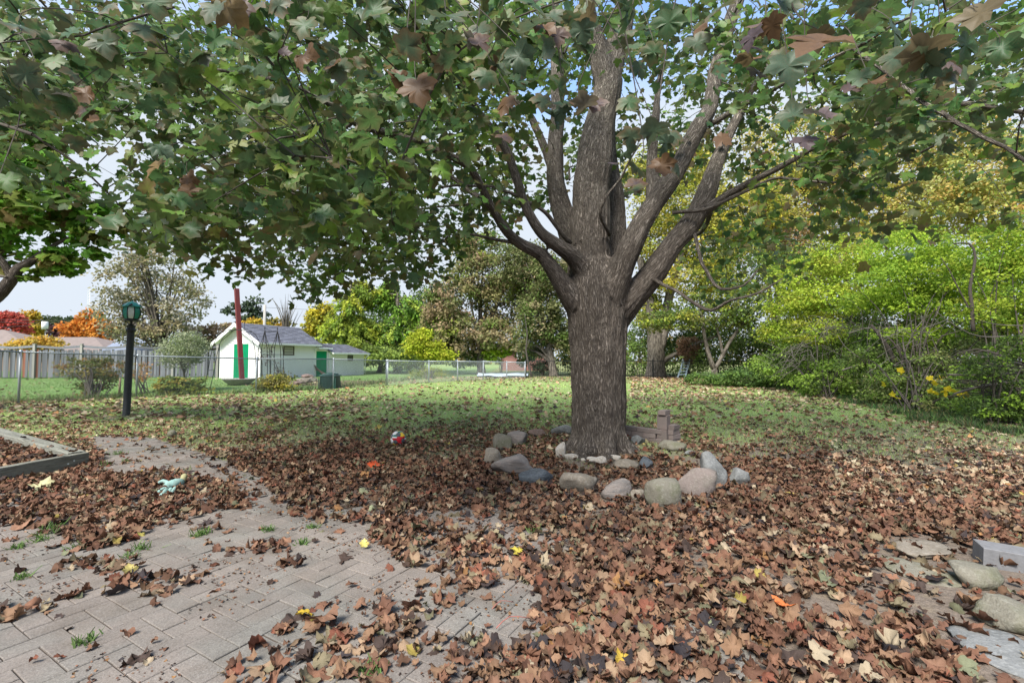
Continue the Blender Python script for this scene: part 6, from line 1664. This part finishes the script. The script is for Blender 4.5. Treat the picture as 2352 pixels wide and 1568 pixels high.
# ------------------------------------------------------------------ fallen leaves
CLEAR = [([(-80, 1195), (230, 1262), (330, 1235), (430, 1195), (560, 1170), (640, 1165), (700, 1200), (850, 1205), (850, 1245), (930, 1300), (1000, 1330), (960, 1390), (870, 1400), (760, 1440), (640, 1450), (590, 1500), (480, 1568), (400, 2000), (-900, 2000)], .07),
         ([(205, 1004), (350, 1006), (430, 1030), (520, 1062), (600, 1108), (640, 1162), (690, 1200), (590, 1178), (545, 1128), (470, 1092), (385, 1082), (300, 1096), (210, 1078), (240, 1058)], .12),
         ([(1090, 1365), (1190, 1330), (1225, 1400), (1235, 1500), (1100, 1490), (980, 1465), (1010, 1420)], .06),
         ([(480, 1568), (590, 1500), (640, 1450), (700, 1470), (800, 1500), (960, 1470), (1100, 1495), (1010, 1568), (1000, 2000), (400, 2000)], .55),
         ([(930, 1185), (1090, 1180), (1150, 1215), (1000, 1218)], .35), ([(930, 1270), (1010, 1262), (1040, 1290), (980, 1305)], .3),
         ([(2050, 1235), (2180, 1240), (2300, 1300), (2500, 1350), (2500, 1568), (2260, 1600), (2170, 1480), (2060, 1330)], .35),
         ([(1780, 1350), (1850, 1360), (1900, 1420), (1800, 1400)], .5), ([(2240, 1450), (2500, 1450), (2600, 1700), (2200, 1700)], .25),
         ([(1290, 1055), (1440, 1055), (1540, 1075), (1540, 1090), (1330, 1078)], .35)]
def cover(x, y):
    p = np.stack([x, y, np.zeros_like(x)], -1); px, py = proj(p)
    jx = px + 26 * (vnoise(x, y, .16, 8) - .5) * np.clip(4 / y, .3, 1.6); jy = py + 18 * (vnoise(x, y, .16, 9) - .5) * np.clip(4 / y, .3, 1.6)
    fy = 1000 + 22 * (vnoise(px, py, 70, 4) - .5)
    c = np.interp(py, [835, 868, 885, 905, 940, 985, 1020, 1060, 1120], [.35, .3, .10, .10, .18, .40, .85, 1.25, 1.35])
    c = np.where((px > 1450) & (py < 1100), np.interp(py, [868, 890, 930, 990, 1040, 1100], [1.1, .5, .22, .28, .7, 1.4]), c)
    c = np.where((px < 820) & (py < 960), np.interp(py, [895, 925, 960], [.12, .4, .55]), c)
    c = np.where((px > 2000) & (py < 1120), c * .7, c)
    c *= np.clip(.35 + 1.3 * vnoise(x, y, .7, 6), .2, 1.5) * np.clip(.5 + vnoise(x, y, .22, 7), .4, 1.4)
    for poly, v in CLEAR: c = np.where(inpoly(jx, jy, poly), v, c)
    heaps = np.clip((vnoise(x, y, .28, 12) - .74) * 6, 0, 1); c = np.where(inpoly(jx, jy, CLEAR[0][0]) & (py > 1250), .035 + .6 * heaps * (vnoise(x, y, .9, 13) > .45), c)
    # beyond the wire fence only a sprinkling; inside the tree and under the planter timbers none
    fx = np.interp(y, [5, 13.7, 15.8, 17.9, 20.4, 23.2, 27, 30], [-24, -15.2, -12.9, -9.93, -7.9, -6.3, -4.6, -2]); c = np.where((x < fx) & (y > 12), c * .12, c)
    c = np.where(np.hypot(x - TX, y - TY) < .42, 0, c)
    for cx_, cy_, a, b_, h in STONES: c = np.where(((x - cx_) / (a + .01)) ** 2 + ((y - cy_) / (b_ + .01)) ** 2 < .62, 0, c)
    return c
def in_planter(x, y):
    co, d1, d2 = PLANT; r = np.stack([x - co[0], y - co[1]], -1); M = np.linalg.inv(np.stack([d1, d2], 1)); st = r @ M.T; return (st[:, 0] > 0) & (st[:, 1] > 0), st
BR = np.array([(.205, .105, .066), (.25, .15, .09), (.145, .075, .05), (.32, .22, .14), (.07, .05, .042), (.215, .18, .11), (.21, .08, .05), (.38, .31, .21), (.04, .034, .036), (.19, .20, .12), (.33, .26, .07), (.32, .17, .07), (.225, .125, .08)])
W_near = np.array([4, 3.4, 3, 1.7, 1.8, 1.4, 1.1, .7, 1.0, .5, .08, .18, 3]); W_lawn = np.array([1.5, 2, 1.2, 2.5, 1.6, 2, .3, 3.2, .7, .8, .25, .12, 1]); W_far = np.array([.8, 2, .6, 3, .6, 2, .3, 4, .2, 1, .5, .6, 2])
def litter():
    out = []
    bands = [(1.2, 3.0, .00175, D2, .053), (3.0, 5.6, .0019, D2, .050), (5.6, 9.5, .0028, D1, .055), (9.5, 17, .0060, D0, .085), (17, 28, .010, D0, .10)]
    allP = []
    for y0, y1, area, T, size in bands:
        hw = lambda y: 1.22 * y + 1.5
        A_ = (y1 - y0) * 2 * hw(y1); n = int(A_ / area * 1.9)
        x = rng.uniform(-hw(y1), hw(y1), n); y = rng.uniform(y0, y1, n)
        keep = np.abs(x) < hw(y); x, y = x[keep], y[keep]
        c = cover(x, y); pl, st = in_planter(x, y)
        thick = (st[:, 0] < .28) | (st[:, 1] < .2)
        c = np.where(pl, np.where(thick, .03, .8), c)
        k = rng.uniform(0, 1.9, len(x)) < c; x, y, c, pl = x[k], y[k], c[k], pl[k]; thick = thick[k]
        z = hz(x, y) + rng.uniform(.010, .028, len(x)) + np.clip(c - .4, 0, 1) * rng.uniform(0, .035, len(x)) + np.where(pl, np.where(thick, .165, .085), 0)
        px, py = proj(np.stack([x, y, z], -1))
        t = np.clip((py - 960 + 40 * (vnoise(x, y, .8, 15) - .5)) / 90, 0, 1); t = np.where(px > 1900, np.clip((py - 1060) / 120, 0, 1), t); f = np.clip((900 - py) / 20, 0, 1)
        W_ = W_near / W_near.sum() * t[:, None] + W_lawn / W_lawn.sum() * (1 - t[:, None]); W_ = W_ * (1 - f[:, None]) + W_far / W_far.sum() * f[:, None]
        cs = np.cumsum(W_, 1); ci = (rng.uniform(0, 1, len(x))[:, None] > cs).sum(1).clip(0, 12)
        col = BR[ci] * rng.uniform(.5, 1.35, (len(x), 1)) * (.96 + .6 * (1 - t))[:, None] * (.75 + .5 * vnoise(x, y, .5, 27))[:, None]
        nrm = rng.normal(0, .36, (len(x), 3)) + [0, 0, 1.0]; tip = rng.normal(0, 1, (len(x), 3)) * [1, 1, .3]
        s = size * rng.choice([.55, .8, 1.0, 1.3, 1.65], len(x), p=[.2, .27, .25, .18, .10]) * rng.uniform(.85, 1.15, len(x))
        out.append((T, np.stack([x, y, z], -1), frames(nrm, tip), s, col, ci))
    T, Pn, Rm, S, Cn, ci = out[0]; px, py = proj(Pn)
    vis = (px > -40) & (px < 2392) & (py < 1600); order = np.argsort(-np.where(vis, S / Pn[:, 1], 0)); top = order[:300]; rest = order[300:]
    lib = {}
    for ti, (V, Tt, E) in enumerate(D3):
        for k in range(13):
            w = (E * .35)[:, None]; lib[ti, k] = None
    for i in top:
        k = (int(rng.integers(0, 8)), int(ci[i]))
        if lib[k] is None:
            V, Tt, E = D3[k[0]]; w = (E * .3)[:, None]; lib[k] = mesh_np("fallen_leaf", V, [Tt], BR[k[1]][None] * (1 - w) + BR[k[1]][None] * .6 * w, smooth=True)
        o = link("fallen_leaf", lib[k], M_dry, ground, False)
        o.matrix_basis = Matrix.Translation(Vector(Pn[i] + [0, 0, .006])) @ Matrix([[*Rm[i][0], 0], [*Rm[i][1], 0], [*Rm[i][2], 0], [0, 0, 0, 1]]) @ Matrix.Scale(float(S[i]), 4)
    Vs, Fs, Cs, off = [], [], [], 0
    for bi, (T, Pn, Rm, S, Cn, ci) in enumerate(out):
        if bi == 0: Pn, Rm, S, Cn = Pn[rest], Rm[rest], S[rest], Cn[rest]
        V, Fc, Cc = scatter(T, Pn, Rm, S, Cn, (.10, .055, .035), rng.uniform(0, .6, len(Pn))); Vs.append(V); Fs.append(Fc + off); Cs.append(Cc); off += len(V)
        print("litter", bi, len(Pn), len(Fc))
    tag(link("leaf_litter", mesh_np("leaf_litter", np.concatenate(Vs), [np.concatenate(Fs)], np.concatenate(Cs)), M_dry), "thick litter of crumpled brown maple leaves spread under the tree", "leaf litter", kind='stuff')
litter()
def crumbs():
    n = 14000; x = rng.uniform(-4.5, 3, n); y = 1.5 * (5.2 / 1.5) ** rng.uniform(0, 1, n); px, py = proj(np.stack([x, y, 0 * x], -1))
    k = (vnoise(x, y, .35, 41) + .35 * vnoise(x, y, .08, 42) > .62) & inpoly(px, py, PATIO); x, y = x[k], y[k]; m = len(x)
    V, Fc, Cc = scatter(D0, np.stack([x, y, np.full(m, .013)], -1), frames(rng.normal(0, .35, (m, 3)) + [0, 0, 1], rng.normal(0, 1, (m, 3)) * [1, 1, .2]), rng.uniform(.006, .02, m), BR[rng.choice([0, 1, 2, 2, 4, 4, 8, 12, 11], m)] * rng.uniform(.6, 1.2, (m, 1)))
    tag(link("leaf_crumbs", mesh_np("leaf_crumbs", V, [Fc], Cc), M_dry), "tiny crumbs of broken leaves strewn over the pavers", "debris", kind='stuff')
    b = MB()
    for i in range(60):
        a = random.uniform(-3.4, 2.2); y0 = random.uniform(1.8, 4.4); an = random.uniform(0, 6.3); L = random.uniform(.05, .12); q = np.array([a, y0, .016]); d = np.array([math.cos(an), math.sin(an), 0]); s_ = np.array([-d[1], d[0], 0]) * random.gauss(0, .25)
        p, r = smooth_path([q, q + (d * .5 + s_ * .5) * L + [0, 0, .012], q + d * L], [.0013, .001, .0008], .02); b.tube(p, r, 3, caps=False, col=(.10, .045, .03))
    tag(b.build("leaf_stalks", M_dry), "loose thin dark leaf stalks scattered on the pavers", "debris", kind='stuff')
crumbs()
M_acc = mat("fresh_fallen_leaf", use_col=True, rough=.6, trans=.2)
def accent(label, px, py, col, s, rz, tilt=.3, T=None):
    V, Tt, E = (T or leaf_template(3, .45, int(px))); g = G(px, py); me = mesh_np("fallen_leaf", V * s, [Tt], np.array(col)[None] * (1 - .3 * E[:, None])); o = link("fallen_leaf", me, M_acc)
    o.location = g + np.array([0, 0, .05]); o.rotation_euler = (tilt, .1, rz); tag(o, label, "leaf", "freshly fallen bright leaves")
accent("bright orange-red leaf lying left of the stone ring", 863, 1078, (.62, .10, .03), .14, .4)
accent("bright orange leaf among brown ones at the lower right", 1802, 1412, (.75, .22, .07), .10, 2.0)
accent("pale yellow curled leaf on the pavers at the lower left", 297, 1328, (.50, .42, .14), .06, 1.0, .9)
accent("vivid yellow leaf on the leaf heap at the bottom", 700, 1429, (.55, .38, .04), .075, 2.6)
accent("large pale cream leaf near the timber planter", 95, 1129, (.50, .47, .26), .17, 0.2)
accent("small yellow leaf on the pavers below the leaf drift", 324, 1245, (.42, .36, .10), .05, 1.8, .6)
accent("tiny yellow leaf alone on the pavers in the centre", 836, 1265, (.65, .55, .16), .05, .3, 1.0)
accent("long yellow leaf on dark leaves right of the patio gap", 1190, 1283, (.62, .5, .08), .09, 1.2, .6)
accent("yellow leaf on the grass right of the path", 1823, 1146, (.62, .48, .12), .1, 1.2)
accent("orange leaf beside the grey cobble near the brick edging", 1445, 1009, (.6, .1, .03), .1, .5)
accent("yellow curled leaf at the bottom right of the leaves", 1428, 1540, (.5, .34, .05), .06, .5, .7)
def stick(label, pts, r0, r1, m=M_deadwood):
    b = MB(); p, r = smooth_path([G(x, y) + np.array([0, 0, .03 + .02 * (i % 2)]) for i, (x, y) in enumerate(pts)], np.linspace(r0, r1, len(pts)), .05); b.tube(p, r, 6, jit=.1); tag(b.build("fallen_stick", m), label, "stick", "sticks lying on the ground")
stick("long thin grey stick lying on leaves at the lower right", [(1508, 1360), (1560, 1362), (1620, 1376), (1690, 1400), (1760, 1436), (1800, 1455)], .009, .005)
M_pet = mat("red_stalk", (.30, .11, .09), rough=.7)
stick("red leaf stalk on bare pavers near the bottom centre", [(1140, 1457), (1170, 1440), (1215, 1433)], .0028, .002, M_pet)
stick("shorter red leaf stalk on pavers above the other one", [(1130, 1412), (1150, 1402), (1180, 1396)], .002, .0015, M_pet)
def gourd():
    g = G(395, 1003); bm = bmesh.new(); bmesh.ops.create_icosphere(bm, subdivisions=3, radius=.065)
    for v in bm.verts: v.co *= 1 + mnoise.noise(v.co * 30) * .03
    me = bpy.data.meshes.new("round_stone"); bm.to_mesh(me); bm.free(); [setattr(p, 'use_smooth', True) for p in me.polygons]; me.materials.append(RK['moss']); o = bpy.data.objects.new("round_stone", me); C.objects.link(o); o.location = (g[0], g[1], .05)
    tag(o, "small round olive stone in the grass beyond the path", "stone")
gourd()

# ------------------------------------------------------------------ grass
def grass(name, label, n, yr, hgt, wid, cols, accept, hw=None, kind='stuff'):
    y = yr[0] * (yr[1] / yr[0]) ** rng.uniform(0, 1, n) ; x = rng.uniform(-1, 1, n) * (1.2 * y + 1)
    k = accept(x, y); x, y = x[k], y[k]; m = len(x)
    h = hgt * rng.uniform(.5, 1.4, m) * (y / yr[0]) ** .15; a = rng.uniform(0, 2 * math.pi, m); w = wid * (np.clip(y / 5, 1, 4))
    base = np.stack([x, y, hz(x, y) - .005], -1); d = np.stack([np.cos(a), np.sin(a), 0 * a], -1); ln = np.stack([rng.normal(0, .45, m), rng.normal(0, .45, m), np.ones(m)], -1) * h[:, None]
    V = np.stack([base - d * w[:, None] / 2, base + d * w[:, None] / 2, base + ln], 1).reshape(-1, 3)
    c = np.array(cols)[rng.integers(0, len(cols), m)] * rng.uniform(.7, 1.3, (m, 1)) * (.75 + .5 * vnoise(x, y, 1.3, 21))[:, None]
    tag(link(name, mesh_np(name, V, [np.arange(m * 3).reshape(-1, 3)], np.repeat(c, 3, 0)), M_grass), label, "grass", kind=kind); print(name, m)
def fxl(y): return np.interp(y, [5, 13.7, 15.8, 17.9, 20.4, 23.2, 27, 30], [-24, -15.2, -12.9, -9.93, -7.9, -6.3, -4.6, -2])
def acc_lawn(x, y):
    p = np.stack([x, y, 0 * x], -1); px, py = proj(p); pr = np.clip((1075 + 60 * (vnoise(x, y, .5, 31) - .5) - py) / 110, 0, 1)
    pr = pr * np.clip(.3 + 1.2 * vnoise(x, y, .6, 30), .25, 1); pl, _ = in_planter(x, y)
    return (rng.uniform(0, 1, len(x)) < pr) & ~inpoly(px, py, PATIO) & ~pl & (np.hypot(x - TX, y - TY) > .5) & (x > fxl(y))
GC = [(.32, .46, .12), (.38, .52, .14), (.26, .38, .11), (.38, .45, .20), (.40, .42, .24)]
grass("lawn_grass", "short green grass poking up between the fallen leaves", 330000, (4.6, 28), .045, .005, GC, acc_lawn)
grass("neighbour_grass", "bright mown grass on the neighbour's lawn beyond the wire fence", 60000, (13, 30), .05, .008, [(.20, .36, .09), (.25, .40, .11), (.17, .30, .08)], lambda x, y: (x < fxl(y) - .15))
grass("fence_grass", "uncut grass and weeds growing along the foot of the wire fence", 120000, (12.5, 27), .20, .008, [(.12, .17, .05), (.18, .2, .08), (.09, .14, .04), (.24, .22, .12)], lambda x, y: np.abs(x - fxl(y)) < .35 + .2 * vnoise(x, y, .7, 33))
def edge_strip(x, y):
    p = np.stack([x, y, 0 * x], -1); px, py = proj(p); yb = np.interp(px, [1300, 1500, 1700, 1830, 1960, 2100, 2352, 2600], [868, 870, 878, 890, 915, 950, 985, 1010])
    return (vnoise(x, y, .45, 36) > .5) & (px > 1250) & (np.abs(py - yb + 6 * vnoise(x, y, 1, 35)) < np.interp(px, [1300, 1700, 2352], [5, 10, 26]))
grass("woodland_edge_plants", "low green plants growing along the foot of the thicket", 300000, (7, 28), .12, .022, [(.08, .16, .05), (.12, .21, .06), (.06, .11, .04), (.10, .13, .07), (.18, .16, .08)], edge_strip)
def weeds():
    Vs, Cs = [], []
    for (px, py, s) in [(115, 1222, .09), (90, 1245, .06), (180, 1262, .05), (190, 1482, .05), (470, 1228, .05), (455, 1232, .05), (615, 1222, .05), (695, 1252, .045), (860, 1225, .05), (325, 1266, .06), (300, 1283, .05), (40, 1262, .05), (270, 1045, .07), (240, 1070, .07), (1230, 1225, .06), (850, 1550, .05), (715, 1215, .04), (290, 1062, .05), (50, 1330, .04), (1110, 1068, .06), (1200, 1030, .1), (1445, 1000, .1), (1270, 1120, .05)]:
        g = G(px, py); m = 46
        q = g + rng.normal(0, s * .5, (m, 3)) * [1, .8, 0] + [0, 0, .008]; a = rng.uniform(0, 6.3, m); d = np.stack([np.cos(a), np.sin(a), 0 * a], -1) * .004; t = q + rng.normal(0, s * .4, (m, 3)) * [1, 1, 0] + np.stack([0 * a, 0 * a, rng.uniform(.2, .9, m) * s], -1)
        Vs.append(np.stack([q - d, q + d, t + d * .5, t - d * .6], 1).reshape(-1, 3)); Cs.append(np.repeat(np.array([(.09, .17, .045), (.13, .20, .06)])[rng.integers(0, 2, m)] * rng.uniform(.7, 1.3, (m, 1)), 4, 0))
    V = np.concatenate(Vs); tag(link("paving_weeds", mesh_np("paving_weeds", V, [np.arange(len(V)).reshape(-1, 4)], np.concatenate(Cs)), M_grass), "small green weeds sprouting from joints between the pavers", "weeds", kind='stuff')
weeds()
print("tris", sum(sum(len(p.vertices) - 2 for p in m.polygons) for m in bpy.data.meshes if len(m.polygons) < 20000), "big", [(m.name, len(m.polygons)) for m in bpy.data.meshes if len(m.polygons) >= 20000])
